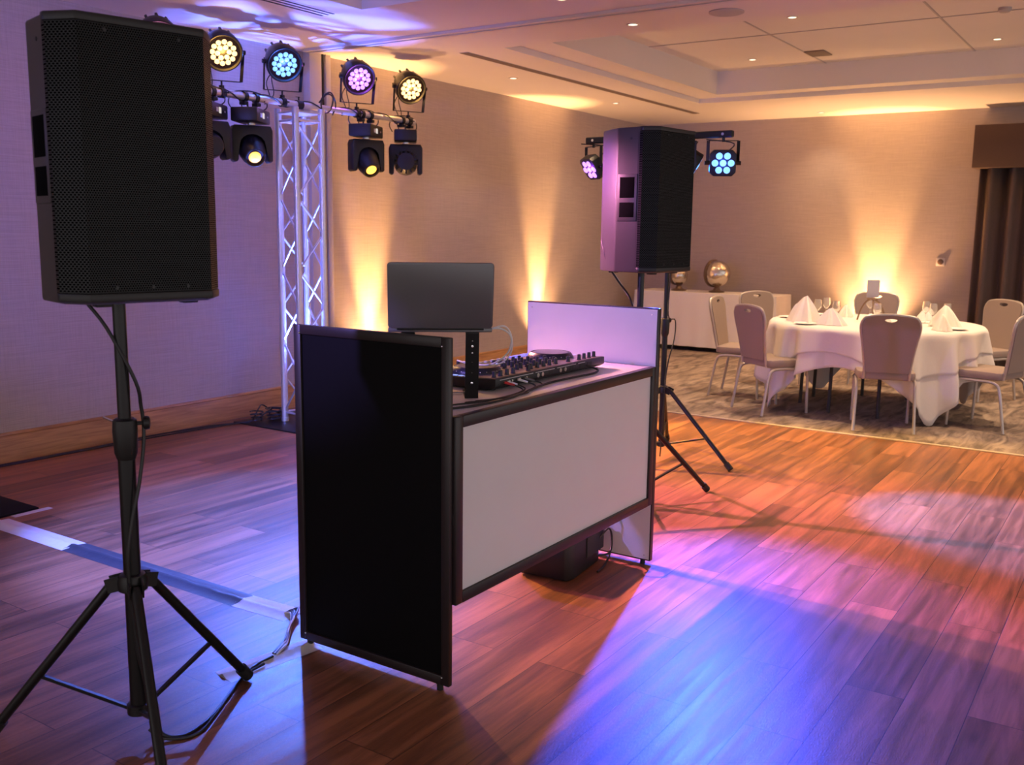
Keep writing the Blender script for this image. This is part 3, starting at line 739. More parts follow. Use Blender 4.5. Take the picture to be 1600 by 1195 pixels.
# ------------------------------------------------------------------ mixing controller
CX0, CX1, CY0, CY1 = 3.052, 3.935, 2.105, 2.50
ctl = thing('dj_controller', 'black mixing controller with jog wheels, knobs and rear sockets on the booth shelf', 'controller', (CX0, CY0, SH))
CW, CD = CX1-CX0, CY1-CY0
m = MB()
prof = [(0, .052), (0, .020), (.025, .006), (CD-.02, .006), (CD, .02), (CD, .040)]   # y,z; sloping top
Mx = Matrix(((0, 0, 1, 0), (1, 0, 0, 0), (0, 1, 0, 0), (0, 0, 0, 1)))
m.prism(prof, 0, CW, M=Mx, bev=.003); m.build('body', 'black_plastic', ctl)
def topz(y): return .052-(.012)*y/CD
MTOP = noisy(mat('controller_face', (.30, .24, .27), .32, .6), 70, .3, 1.6, 0)
m = MB(); v = [(.012, .012), (CW-.012, .012), (CW-.012, CD-.012), (.012, CD-.012)]
vs = [m.bm.verts.new((x, y, topz(y)+.0012)) for x, y in v]; m.bm.faces.new(vs); 
vs2 = [m.bm.verts.new((x, y, topz(y)-.001)) for x, y in v]; m.bm.faces.new(vs2[::-1])
for k in range(4): m.bm.faces.new((vs2[k], vs2[(k+1) % 4], vs[(k+1) % 4], vs[k]))
m.build('face_plate', MTOP, ctl)
m = MB()
for x in (.05, CW-.05):
    for y in (.05, CD-.05): m.cyl((x, y, 0), (x, y, .008), .014, n=12)
m.split('foot', 'rubber', ctl)
for jx in (.15, CW-.15):
    m = MB(); z = topz(.2); m.lathe([(.105, 0), (.105, .006), (.098, .020), (.092, .026), (.086, .024), (.082, .026), (.001, .027)], c=(jx, .20, z), n=40); jw = m.build('jog_wheel', 'knob', ctl)
    MB().lathe([(.080, 0), (.001, .0012)], c=(jx, .20, z+.0265), n=40).build('jog_plate', noisy(mat('jog_plate_metal', (.20, .19, .21), .28, .8), 20), jw)
    m = MB()
    for k in range(24):
        a = k*PI/12; m.sph((jx+.1025*math.cos(a), .20+.1025*math.sin(a), z+.012), .0025, 6)
    m.build('rim_dot', 'jack', jw)
m = MB(); kn = []
for x in (.33, .38, .43, .48, .53): 
    for y in (.05, .10, .15, .20, .245): kn.append((x+(.01 if y > .1 else 0), y))
kn += [(x, .035) for x in (.04, .085, .13, .175)]+[(x, .035) for x in (CW-.175, CW-.13, CW-.085, CW-.04)]
kn += [(.285, .09), (.285, .15), (.285, .33), (.24, .36), (.58, .09), (.60, .15), (.62, .04), (.28, .03)]
for i, (x, y) in enumerate(kn):
    z = topz(y)+.001
    k = MB(); k.lathe([(.0105, 0), (.0105, .003), (.0085, .004), (.0075, .024), (.0015, .0255)], c=(x, y, z), n=12); ko = k.build('control_knob', 'knob', ctl)
m = MB()
for x in (.34, .39, .44, .49, .54): m.box(x-.006, x+.006, .285, .35, topz(.3)+.001, topz(.3)+.003)
m.split('fader_slot', 'dark_slot', ctl)
m = MB()
for x in (.34, .39, .44, .49, .54): m.box(x-.010, x+.010, .31, .326, topz(.3)+.003, topz(.3)+.014, bev=.002)
m.split('fader_cap', 'print', ctl)
m = MB()
for j in (0.03, CW-.27):
    for a in range(4):
        for b in range(2): m.box(j+a*.062, j+a*.062+.045, .32+b*.03, .343+b*.03, topz(.33)+.001, topz(.33)+.004, bev=.001)
m.split('performance_pad', emis('blue_pads', (.12, .16, 1), .5), ctl)
m = MB()
for j in (.012, CW-.03):
    for b in range(7): m.box(j, j+.014, .08+b*.03, .098+b*.03, topz(.2)+.001, topz(.2)+.0035)
for b in range(12): m.box(.29+b*.026, .304+b*.026, .268, .276, topz(.27)+.001, topz(.27)+.003)
m.split('button', emis('lit_buttons', (.25, .35, 1), .7), ctl)
# rear sockets
m = MB()
for a, b in ((.03, .27), (.29, .44), (.46, .62), (.64, .70)): m.box(a, b, -.0015, .0, .044, .0465)
m.split('printed_mark', 'print', ctl)
m = MB()
for x in (.31, .345, .49, .53): m.lathe([(.009, 0), (.009, .003), (.004, .0035)], M=Matrix.Translation((x, .001, .032)) @ basis((0, -1, 0)), n=14)
for x in (.055, .075, .095, .115, .15, .17, .20, .22): m.lathe([(.005, 0), (.005, .005), (.002, .006)], M=Matrix.Translation((x, .001, .034)) @ basis((0, -1, 0)), n=10)
m.split('socket', 'jack', ctl)
m = MB(); m.box(.395, .425, -.001, .001, .024, .042).box(.57, .60, -.001, .001, .024, .042).box(.655, .70, -.0015, .001, .020, .042).box(.72, .76, -.0015, .001, .022, .042); m.split('rear_port', 'dark_slot', ctl)
C0 = Vector((CX0, CY0, SH))
# leads plugged in behind
for i, (x, mm, lab) in enumerate(((.055, 'red', 'red plug'), (.075, 'white_cable', 'white plug'), (.15, 'white_cable', 'white plug'), (.20, 'grey_lid', 'grey plug'))):
    lead = thing('audio_lead', ['audio lead with red plug at the left of the controller rear', 'audio lead with white plug beside the red one behind the controller', 'audio lead with pale plug in the middle of the controller rear', 'audio lead with grey plug, rightmost of the leads behind the controller'][i], 'cable', C0+Vector((x, 0, 0)), 0, 'leads plugged in behind the controller')
    m = MB(); m.cyl((0, -.006, .034), (.02, -.04, .024), .0055, .004, n=10); m.build('plug', mm, lead)
    m = MB(); m.tube([(.02, -.04, .024), (.03, -.07, .010), (-.02-.03*i, -.085-.004*i, .005), (-.16, -.10-.006*i, .006), (-.30, -.08-.01*i, .006), (-.42, -.03-.012*i, .006)], .003); m.build('cord', 'cable', lead)
m = MB(); m.tube([C0+Vector(p) for p in ((.70, -.005, .03), (.73, -.05, .012), (.66, -.065, .005), (.50, -.055, .005), (.36, -.05, .005), (.25, -.06, .005), (.1, -.09, .006), (-.1, -.13, .006), (-.3, -.12, .006), (-.45, -.06, .006))], .0045)
tag(m.build('power_lead', 'cable'), 'black power lead lying along the booth shelf behind the controller', 'cable')

# ------------------------------------------------------------------ cables and tape on the floor
def strip(name, x0, x1, y0, y1, m_, label, ax='y', ridge=.010, pts=None, cat='tape', group=None):
    """tape laid over a cable: cross section with a ridge"""
    a = Vector((x0, y0, 0)); b = Vector((x1, y1, 0)); w_ = ridge[1]; rg = ridge[0]
    d = (b-a).normalized(); n_ = Vector((-d.y, d.x, 0)); N = 24
    mb = MB(); rows = []
    for k in range(N+1):
        p = a.lerp(b, k/N); j = .004*math.sin(k*1.7)+.002*math.sin(k*4.1)
        row = []
        for t_, h_ in ((-.5, .001), (-.2, .0025), (-.10, rg*.7), (0, rg), (.10, rg*.7), (.2, .0025), (.5, .001)):
            row.append(mb.bm.verts.new(p+n_*(t_*w_+(j if abs(t_) < .4 else 0))+Vector((0, 0, h_*(1+.12*math.sin(k*2.3+t_*9)) if h_ > .004 else h_))))
        rows.append(row)
    for A, B in zip(rows, rows[1:]):
        for i in range(6): mb.bm.faces.new((A[i], A[i+1], B[i+1], B[i]))
    # underside
    bot = [[mb.bm.verts.new((v.co.x, v.co.y, .0002)) for v in (rw[0], rw[-1])] for rw in rows]
    for A, B in zip(bot, bot[1:]): mb.bm.faces.new((A[0], B[0], B[1], A[1]))
    return tag(mb.build(name, m_), label, cat, group)
GT = 'tape strips holding the cable run down'
strip('gaffer_tape', 2.68, 2.68, 5.12, 4.40, 'white_tape', 'white tape strip over cables on the wood floor beside the left board', ridge=(.011, .135), group=GT)
strip('gaffer_tape', 2.68, 2.685, 4.42, 3.16, 'black_tape', 'black tape strip over cables, between the two white strips', ridge=(.013, .135), group=GT)
strip('gaffer_tape', 2.685, 2.70, 3.18, 2.86, 'white_tape', 'short white tape strip ending at the cable bundle behind the booth', ridge=(.011, .135), group=GT)
strip('gaffer_tape', 2.155, 2.545, 2.66, 2.600, 'white_tape', 'crumpled white tape strip with printed marks at the booth corner', ridge=(.013, .115), group=GT)
strip('gaffer_tape', 2.78, 3.0, 5.135, 5.135, 'white_tape', 'short white tape strip edging the black board at far left', ridge=(.003, .05), group=GT)
tag(MB().box(2.2, 2.945, 5.16, 5.75, 0, .012, bev=.002).build('floor_board', 'black_board'), 'flat black board on the floor cut off by the left edge', 'board')
# bundle of cables at the booth corner
for i in range(6):
    o_ = (i-2.5)*.008
    m = MB(); m.tube([(2.70+o_, 2.90, .010), (2.685+o_, 2.85, .024+.005*(i % 3)), (2.62+o_*1.6, 2.79+o_, .022+.008*(i % 2)), (2.55+o_*1.5, 2.74+o_*1.5, .014+.005*(i % 4)), (2.49+o_*.8, 2.69+o_, .014), (2.44+o_*.5, 2.655+o_*.8, .022), (2.38, 2.635+o_*.5, .012)], .0045)
    tag(m.build('floor_cable', 'cable' if i % 3 else 'white_cable'), ('thin black cable' if i % 3 else 'thin white cable')+' in the loose bundle at the back left foot of the booth', 'cable', ('black' if i % 3 else 'white')+' cables bundled at the booth foot')
m = MB(); m.tube([(2.66, 2.74, .02), (2.70, 2.70, .012), (2.78, 2.62, .012), (2.95, 2.55, .008), (3.3, 2.5, .008), (3.7, 2.4, .01)], .005)
tag(m.build('floor_cable', 'cable'), 'black cable running on the floor behind the booth side', 'cable')
# cable from the tape strip to the near stand
m = MB(); m.tube([(2.36, 2.625, .013), (2.26, 2.625, .007), (2.14, 2.57, .006), (2.02, 2.50, .006), (1.92, 2.45, .006), (1.82, 2.43, .006), (1.77, 2.46, .014), (1.757, 2.497, .05), (1.742, 2.505, .15), (1.715, 2.508, .30), (1.703, 2.509, .45), (1.695, 2.505, .60), (1.715, 2.503, .72), (1.742, 2.502, .82), (1.768, 2.508, .93), (1.778, 2.515, 1.0), (1.772, 2.515, 1.06), (1.750, 2.505, 1.14), (1.70, 2.56, 1.30), (1.66, 2.62, 1.40), (1.68, 2.72, 1.50)], .0055, n=10)
tag(m.build('speaker_cable', 'cable'), 'black cable climbing the near speaker stand from the floor', 'cable')
m = MB(); m.tube([(2.30, 2.605, .012), (2.2, 2.60, .006), (2.08, 2.53, .006), (1.95, 2.455, .006), (1.86, 2.41, .006), (1.80, 2.42, .006), (1.755, 2.47, .012), (1.735, 2.50, .04)], .005)
tag(m.build('speaker_cable', 'cable'), 'second black cable curving across the floor to the near stand foot', 'cable')
# cables along the skirting
m = MB(); m.tube([(-1, 6.30, .006), (2.5, 6.29, .006), (3.2, 6.30, .006), (3.9, 6.285, .006), (4.5, 6.30, .006), (5.0, 6.25, .006), (5.2, 6.18, .006), (5.32, 6.10, .02), (5.42, 6.12, .10), (5.5, 6.16, .12), (5.58, 6.12, .06), (5.64, 6.0, .03)], .006)
tag(m.build('floor_cable', 'cable'), 'long black cable lying along the foot of the left wall', 'cable')
m = MB(); m.tube([(2.0, 6.26, .006), (3.0, 6.265, .006), (4.2, 6.25, .006), (4.9, 6.21, .006), (5.22, 6.14, .01), (5.3, 6.05, .03), (5.40, 6.0, .09), (5.50, 6.05, .11), (5.52, 6.1, .05)], .0055)
tag(m.build('floor_cable', 'cable'), 'second black cable along the left wall rising onto the base plate', 'cable')
for i, (x, y, r_) in enumerate(((5.34, 6.05, .05), (5.47, 5.98, .07), (5.50, 6.02, .055))):
    m = MB(); pts = []
    for k in range(40):
        a = k*.55; pts.append((x+r_*(1+.2*math.sin(k))*math.cos(a), y+r_*.8*math.sin(a), .018+.0022*k*(1 if i != 1 else 1.2)))
    m.tube(pts, .0055, sub=2); tag(m.build('cable_coil', 'cable'), ['small coil of black cable at the near left corner of the base plate', 'larger coil of black cable on the base plate left of the truss leg', 'tangled coil of black cable lying against the truss leg'][i], 'cable')
# cable hanging at the right speaker
m = MB(); m.tube([(4.90, 2.66, 1.55), (4.86, 2.60, 1.42), (4.90, 2.55, 1.32), (4.96, 2.50, 1.22), (4.975, 2.48, 1.1), (4.97, 2.475, .9), (4.965, 2.48, .6), (4.97, 2.5, .3), (4.9, 2.55, .05)], .0055)
tag(m.build('speaker_cable', 'cable'), 'black cable hanging from the right loudspeaker to its stand', 'cable')
m = MB(); m.tube([(4.92, 2.66, 1.52), (4.88, 2.60, 1.405), (4.92, 2.54, 1.30), (4.978, 2.49, 1.18), (4.99, 2.48, 1.05)], .005)
tag(m.build('speaker_cable', MT['white_cable']), 'pale cable beside the black one under the right loudspeaker', 'cable')
q = Vector((PT.x, PT.y, 0))
m = MB(); m.tube([q+Vector(p) for p in ((.0, -.024, 2.05), (.0, -.024, 1.3), (-.02, -.03, 1.02), (.055, -.05, .98), (.05, -.05, .85), (.0, -.035, .7), (-.03, -.03, .55), (-.045, -.03, .3), (-.05, -.02, .02))], .0045)
tag(m.build('power_lead', 'cable'), 'black lead running down the lighting stand pole past its knob', 'cable')
# wedge box under the booth
bx = thing('power_box', 'low black box with cables on the floor under the booth front', 'box', (3.86, 2.26, 0), R(6))
m = MB(); m.prism([(-.20, -.11), (-.16, -.13), (.14, -.13), (.20, -.09), (.20, .14), (-.20, .14)], .006, .20, bev=.018); m.build('body', 'black_plastic', bx)
m = MB(); m.box(-.02, .18, -.136, -.128, .07, .17, bev=.003); m.build('recess_panel', 'dark_slot', bx)
m = MB()
for x, y in ((-.15, -.08), (.15, -.07), (.15, .1), (-.15, .1)): m.cyl((x, y, 0), (x, y, .008), .015, n=10)
m.split('foot', 'rubber', bx)
m = MB(); m.tube([(.10, -.13, .16), (.16, -.17, .22), (.235, -.16, .20), (.27, -.14, .12), (.23, -.15, .03), (.12, -.17, .008), (0, -.18, .008)], .0055); m.tube([(.12, -.13, .12), (.17, -.16, .17), (.22, -.16, .12), (.18, -.17, .05), (.11, -.14, .05)], .005); m.build('power_cord', 'cable', bx)

# ------------------------------------------------------------------ buffet table, serving globe
bt = thing('buffet_table', 'long table at the far wall covered by a white cloth to the floor', 'table', (12.42, 5.05, 0))
m = MB(); m.box(-.28, .30, -.98, .98, .75, .78, bev=.004); m.build('tabletop', 'dark_leg', bt)
for x in (-.22, .24):
    for y in (-.9, .9): MB().cyl((x, y, 0), (x, y, .75), .02, n=10).build('leg', 'dark_leg', bt)
m = MB(); n_ = 150; rows = []
def rect_pt(t, hx, hy):
    P_ = 4*(hx+hy); s_ = t*P_
    if s_ < 2*hx: return Vector((-hx+s_, -hy, 0)), Vector((0, -1, 0))
    s_ -= 2*hx
    if s_ < 2*hy: return Vector((hx, -hy+s_, 0)), Vector((1, 0, 0))
    s_ -= 2*hy
    if s_ < 2*hx: return Vector((hx-s_, hy, 0)), Vector((0, 1, 0))
    s_ -= 2*hx
    return Vector((-hx, hy-s_, 0)), Vector((-1, 0, 0))
for z in (.788, .784, .74, .5, .25, .07):
    row = []
    for k in range(n_):
        p, nn = rect_pt(k/n_, .30, 1.0); a = (.79-z)*.02*math.sin(k*.9)+(.79-z)*.03
        row.append(m.bm.verts.new((p.x+nn.x*a+.01, p.y+nn.y*a, z)))
    rows.append(row)
for A, B in zip(rows, rows[1:]):
    for k in range(n_): m.bm.faces.new((A[k], A[(k+1) % n_], B[(k+1) % n_], B[k]))
m.bm.faces.new(rows[0]); o = m.build('tablecloth', 'cloth'); o.location = (12.42, 5.05, 0)
tag(o, 'long white cloth draped over the buffet table at the far wall', 'tablecloth')
def globe(y, r_, lab):
    g = thing('serving_globe', lab, 'serving dish', (12.42, y, .79), 0, 'round silver serving dishes on the buffet')
    m = MB(); m.lathe([(.10, 0), (.11, .01), (.05, .03), (.03, .07), (.06, .09)], n=24); m.build('foot', 'bronze', g)
    MB().sph((0, 0, .09+r_*.92), r_, 28).build('dome', 'silver', g)
    m = MB(); m.lathe([(r_*.95, -.01), (r_*1.06, -.01), (r_*1.06, .01), (r_*.95, .01)], M=Matrix.Translation((0.02, .06, .09+r_*.92)) @ basis((.35, .93, 0)), n=36); m.build('rim', 'bronze', g)
globe(4.97, .175, 'large round silver serving dish on the white buffet table')
globe(5.52, .12, 'smaller round serving dish half hidden by the right speaker stand')

# ------------------------------------------------------------------ dining table
TCn = Vector((9.27, 2.16, 0)); TR = .92; TZ = .785
dt = thing('round_table', 'round banquet table on thin dark legs under white cloth', 'table', TCn)
MB().lathe([(TR, 0), (TR, .03), (.01, .031)], c=(0, 0, TZ-.036), n=64).build('tabletop', 'dark_leg', dt)
for a in (20, 70, 110, 160, 200, 250, 290, 340):
    a = R(a); m = MB(); m.cyl((.62*math.cos(a), .62*math.sin(a), 0), (.60*math.cos(a), .60*math.sin(a), TZ-.036), .016, n=10).build('leg', 'dark_leg', dt)
def cloth(hs, rot, z, name, label, fold, maxd, R0):
    m = MB(); n_ = 240; rows = [[m.bm.verts.new((R0*f*math.cos(2*PI*k/n_), R0*f*math.sin(2*PI*k/n_), z)) for k in range(n_)] for f in (.02, .9, .985)]
    for j in range(1, 15):
        row = []; t = j/14
        for k in range(n_):
            th = 2*PI*k/n_; a = th-rot
            e = hs/max(abs(math.cos(a)), abs(math.sin(a)))-R0
            if e > maxd: e = maxd+.15*(e-maxd)
            dz = max(e, .02)*t
            w_ = fold*min(dz*2.2, .9)*(math.sin(16*th+1.3*math.sin(3*th))*.7+math.sin(31*th)*.25)
            rr = R0+.012*min(1, j/2)+.06*dz+max(w_, -.02)
            row.append(m.bm.verts.new((rr*math.cos(th), rr*math.sin(th), z-dz)))
        rows.append(row)
    for A, B in zip(rows, rows[1:]):
        for k in range(n_): m.bm.faces.new((A[k], A[(k+1) % n_], B[(k+1) % n_], B[k]))
    m.bm.faces.new(rows[0]); o = m.build(name, 'cloth', smooth=80); o.location = TCn
    sl = o.modifiers.new('thick', 'SOLIDIFY'); sl.thickness = .002; sl.offset = -1
    return tag(o, label, 'tablecloth')
cloth(1.235, R(88), TZ, 'tablecloth', 'long lower white tablecloth with pointed corners hanging almost to the carpet', .125, .765, TR)
cloth(1.13, R(80), TZ+.005, 'table_overlay', 'shorter white overlay cloth spread on top of the round dining table', .11, .34, TR+.012)
TZ += .008
# chairs; local +x is the way a sitter faces
def make_chair():
    s = thing('banquet_chair', 'x', 'chair', (0, 0, 0), 0, 'beige banquet chairs around the round dining table')
    m = MB(); m.prism([(-.20, -.20), (-.16, -.225), (.18, -.235), (.235, -.20), (.245, 0), (.235, .20), (.18, .235), (-.16, .225), (-.20, .20)], .425, .495, bev=.022); m.build('seat', 'chair_fabric', s)
    # backrest: plate with a grip hole near the top
    Mb = Matrix.Translation((-.205, 0, .50)) @ Matrix.Rotation(R(-10), 4, 'Y') @ Matrix(((0, 0, 1, 0), (1, 0, 0, 0), (0, 1, 0, 0), (0, 0, 0, 1)))
    N_ = 48; hole_c = (0, .425)
    outer = []
    base = [(-.165, -.01), (.165, -.01), (.172, .06), (.19, .20), (.212, .33), (.212, .39), (.185, .44), (.12, .458), (0, .466), (-.12, .458), (-.185, .44), (-.212, .39), (-.212, .33), (-.19, .20), (-.172, .06)]
    def ray_hit(c, a):
        d = (math.cos(a), math.sin(a)); best = None
        for i in range(len(base)):
            x1, y1 = base[i]; x2, y2 = base[(i+1) % len(base)]; ex_, ey_ = x2-x1, y2-y1
            den = d[0]*ey_-d[1]*ex_
            if abs(den) < 1e-9: continue
            t = ((x1-c[0])*ey_-(y1-c[1])*ex_)/den; u = ((x1-c[0])*d[1]-(y1-c[1])*d[0])/den
            if t > 0 and -1e-6 <= u <= 1+1e-6 and (best is None or t < best): best = t
        return (c[0]+d[0]*best, c[1]+d[1]*best)
    angs = sorted([2*PI*k/N_ for k in range(N_)]+[math.atan2(y-hole_c[1], x-hole_c[0]) % (2*PI) for x, y in base])
    O = [ray_hit(hole_c, a) for a in angs]; Hh = [(hole_c[0]+.048*math.cos(a), hole_c[1]+(.012 if math.sin(a) > 0 else .022)*math.sin(a)) for a in angs]
    m = MB()
    def f():
        L_ = []
        for z in (-.017, .017): L_.append(([m.bm.verts.new((x, y, z)) for x, y in O], [m.bm.verts.new((x, y, z)) for x, y in Hh]))
        n = len(angs)
        for (Oo, Ho) in L_:
            for k in range(n): m.bm.faces.new((Oo[k], Oo[(k+1) % n], Ho[(k+1) % n], Ho[k]))
        for w_ in (0, 1):
            for k in range(n): m.bm.faces.new((L_[0][w_][k], L_[0][w_][(k+1) % n], L_[1][w_][(k+1) % n], L_[1][w_][k]))
    m._new(f, Mb); m.build('backrest', 'chair_fabric', s, smooth=50)
    m = MB(); fp = [Mb @ Vector((x*1.03, y, 0)) for x, y in [(-.168, -.07), (-.168, .0)]+[base[i] for i in (14, 13, 12, 11, 10, 9, 8, 7, 6, 5, 4, 3, 2)]+[(.168, 0), (.168, -.07)]]
    m.tube(fp, .012, n=8, sub=3); m.build('back_frame', 'chair_frame', s)
    for sg in (-1, 1):
        y = sg*.222
        m = MB(); m.tube([(0, y, .412), (-.10, y, .412), (-.165, y, .395), (-.195, y, .34), (-.225, y+sg*.004, .18), (-.255, y+sg*.008, .008)], .0125, n=8, sub=4); m.build('leg', 'chair_frame', s)
        m = MB(); m.tube([(0, y, .412), (.14, y, .412), (.195, y, .395), (.212, y, .34), (.218, y, .18), (.224, y, .008)], .0125, n=8, sub=4); m.build('leg', 'chair_frame', s)
    return s
ch0 = make_chair()
cs = [(8.30, 1.83, 17, 'beige banquet chair nearest the camera, its back turned to us'),
      (8.47, 2.83, -35, 'beige chair at the near left of the table, back toward the loudspeaker stand'),
      (9.13, 3.36, -85, 'leftmost chair of the round table, in front of the white buffet'),
      (10.02, 3.38, -122, 'chair behind the left edge of the round table, facing us before the buffet corner'),
      (8.88, 1.12, 72, 'chair at the near right of the table, cut by the right edge of the photo'),
      (10.42, 1.42, 146, 'chair facing us at the right of the round table against the dark curtain'),
      (10.72, 2.50, 192, 'chair hidden behind the centrepiece on the far side of the round table')]
for i, (x, y, a, lab) in enumerate(cs):
    c = ch0 if i == 0 else dup(ch0); c.location = (x, y, .006); c.rotation_euler = (0, 0, R(a)); c['label'] = lab
# napkins
def napkin_mesh(h_, r_):
    m = MB(); n_ = 26
    top = m.bm.verts.new((0.01, 0, h_)); rows = []
    for f_ in (.15, .45, .75, 1):
        rows.append([m.bm.verts.new((r_*f_*(1+.22*math.sin(7*2*PI*k/n_))*math.cos(2*PI*k/n_)*1.0, r_*f_*(1+.22*math.sin(7*2*PI*k/n_))*math.sin(2*PI*k/n_)*.55, h_*(1-f_**1.4))) for k in range(n_)])
    for k in range(n_): m.bm.faces.new((top, rows[0][k], rows[0][(k+1) % n_]))
    for A, B in zip(rows, rows[1:]):
        for k in range(n_): m.bm.faces.new((A[k], B[k], B[(k+1) % n_], A[(k+1) % n_]))
    m.bm.faces.new(rows[-1]); return m
def place(px, py): return (TCn.x+px, TCn.y+py, TZ)
nap0 = None
naps = [(.70, 107, .15, 'white napkin standing at the far left edge of the dining table'), (.66, 128, .24, 'largest white folded napkin, at the left of the dining table'), (.60, 155, .15, 'white napkin left of the centrepiece nearer the front'), (.64, 200, .12, 'white napkin in front of the centrepiece on the near side'),
        (.60, 268, .19, 'tall white folded napkin at the right of the dining table'), (.76, 238, .14, 'white napkin leaning at the right, nearest the front'), (.66, 330, .12, 'white napkin right of the centrepiece at the back'), (.60, 40, .12, 'white napkin behind the centrepiece at the far side')]
for i, (r_, a, h_, lab) in enumerate(naps):
    if nap0 is None: nap0 = napkin_mesh(.12, .10).build('folded_napkin', 'napkin'); c = nap0
    else: c = dup(nap0)
    c.location = (TCn.x+r_*math.cos(R(a)), TCn.y+r_*math.sin(R(a)), TZ); c.scale = (h_/.12,)*3; c.rotation_euler = (0, 0, R(a+90+i*13))
    tag(c, lab, 'napkin', 'folded napkins on the dining table')
gl0 = thing('wine_glass', 'x', 'glass', (0, 0, 0))
MB().lathe([(.033, 0), (.033, .002), (.004, .006), (.0035, .085), (.012, .095), (.033, .125), (.036, .155), (.030, .20), (.0285, .20), (.034, .155), (.031, .127), (.010, .099), (.001, .097)], n=20).build('bowl', 'glass', gl0)
gls = [(.50, 265, 'single tall wine glass at the right of the dining table'), (.52, 118, 'wine glass behind the largest napkin'), (.45, 145, 'wine glass left of the centrepiece'), (.40, 195, 'wine glass in front of the centrepiece'), (.45, 300, 'wine glass right of the centrepiece at the back'), (.60, 275, 'wine glass beside the tall right napkin'), (.48, 80, 'wine glass at the far left of the table'), (.45, 20, 'wine glass behind the centrepiece')]
for i, (r_, a, lab) in enumerate(gls):
    c = gl0 if i == 0 else dup(gl0); c.location = (TCn.x+r_*math.cos(R(a)), TCn.y+r_*math.sin(R(a)), TZ); tag(c, lab, 'glass', 'wine glasses on the dining table')
pl0 = None
for i, a in enumerate((17+180, 145, 94, 57, 250, 326, 10)):
    if pl0 is None: pl0 = MB().lathe([(.05, 0), (.06, .003), (.095, .010), (.10, .013), (.094, .013), (.06, .006), (.001, .005)], n=32).build('side_plate', MT['white_acrylic']); c = pl0
    else: c = dup(pl0)
    r_ = .78; c.location = (TCn.x+r_*math.cos(R(a)), TCn.y+r_*math.sin(R(a)), TZ+.0005)
    tag(c, ['white plate in front of the nearest chair', 'white plate by the near left chair', 'white plate by the leftmost chair', 'white plate by the chair before the buffet corner', 'white plate by the near right chair', 'white plate by the chair against the curtain', 'white plate on the far side of the table'][i], 'plate', 'white plates laid on the dining table')
cp = thing('centrepiece', 'three legged bronze centrepiece in the middle of the dining table', 'centrepiece', (TCn.x+.06, TCn.y+.05, TZ))
for a in (200, 255, 310, 75):
    a = R(a); MB().tube([(.14*math.cos(a), .14*math.sin(a), .004), (.11*math.cos(a), .11*math.sin(a), .10), (.06*math.cos(a), .06*math.sin(a), .18), (0, 0, .205)], .008).build('leg', 'bronze', cp)
MB().lathe([(.01, .195), (.05, .20), (.055, .215), (.01, .22)], n=20).build('holder', 'bronze', cp)
MB().lathe([(.035, .0), (.035, .05), (.005, .055)], c=(.05, -.08, 0), n=16).build('candle', 'yellow', cp)
cd = tag(MB().box(-.055, .055, -.003, .003, 0, .16).build('table_card', 'card'), 'small grey card standing on the centrepiece of the dining table', 'card')
cd.location = (TCn.x+.06, TCn.y+.05, TZ+.221); cd.rotation_euler = (0, 0, R(-64))

# ------------------------------------------------------------------ curtain, pelmet, thermostat
cu = thing('curtain', 'dark brown pleated curtain hanging at the far right window', 'curtain', (12.83, .2, 0))
m = MB(); N_ = 200; rows = []
for z in (.02, 1.2, 2.45):
    row = []
    for k in range(N_+1):
        y = -1.9+3.62*k/N_; ph = 3.62*k/N_*2*PI/.235
        row.append(m.bm.verts.new(((.09*math.sin(ph)+.03*math.sin(2*ph))+.012*math.sin(ph*.37), y, z)))
    rows.append(row)
for A, B in zip(rows, rows[1:]):
    for k in range(N_): m.bm.faces.new((A[k], A[k+1], B[k+1], B[k]))
o = m.build('pleated_cloth', 'curtain', cu, smooth=80); sl = o.modifiers.new('thick', 'SOLIDIFY'); sl.thickness = .004
m = MB(); m.cyl((0, -1.95, 2.5), (0, 1.72, 2.5), .015, n=10).build('rail', 'dark_leg', cu)
tag(MB().box(12.66, 12.999, -2.0, 1.985, 2.37, 2.86, bev=.006).build('pelmet', 'pelmet'), 'dark brown fabric pelmet box above the curtain', 'pelmet')
th = thing('thermostat', 'small round grey wall control left of the curtain', 'wall control', (12.999, 2.30, 1.26))
MB().lathe([(.035, 0), (.035, .012), (.028, .016), (.005, .017)], M=basis((-1, 0, 0)), n=24).build('dial', 'bronze', th)
MB().box(-.006, 0, -.05, .05, -.05, .05, bev=.002).build('back_plate', 'trim_white', th)

# ------------------------------------------------------------------ ceiling fittings
def downlight(x, y, z, lab, watts=20):
    s = thing('downlight', lab, 'ceiling light', (x, y, z-.0005), 0, 'round recessed ceiling lights')
    MB().lathe([(.048, 0), (.048, -.004), (.036, -.005), (.034, 0)], n=24).build('trim_ring', 'trim_white', s)
    MB().lathe([(.034, -.001), (.001, -.0035)], n=24).build('lens', 'e_down', s)
    if watts: spot('downlight_beam', (x, y, z-.02), (x, y, 0), (1, .66, .38), watts, 110, .9, .03, parent=s)
downlight(6.647, 3.396, H, 'lit recessed ceiling light just right of the ceiling track')
downlight(8.357, 5.584, H, 'lit recessed ceiling light near the left wall, above the amber stage lights')
downlight(10.552, 5.588, H, 'lit recessed ceiling light by the left wall toward the far corner')
downlight(12.55, 3.75, H, 'lit recessed ceiling light close to the far wall', 14)
downlight(5.698, 3.434, H, 'lit recessed ceiling light at the top edge of the photo, left of the track', 40)
downlight(8.4, .6, H+.30, 'added ceiling light above the dining table edge, unseen, brightening the banquet side', 130)  # unseen light added to warm up the banquet side
downlight(8.4, 2.8, H+.30, 'added ceiling light in the near part of the tray, unseen, brightening the banquet side', 130)  # another added light out of view, more warmth for table and carpet
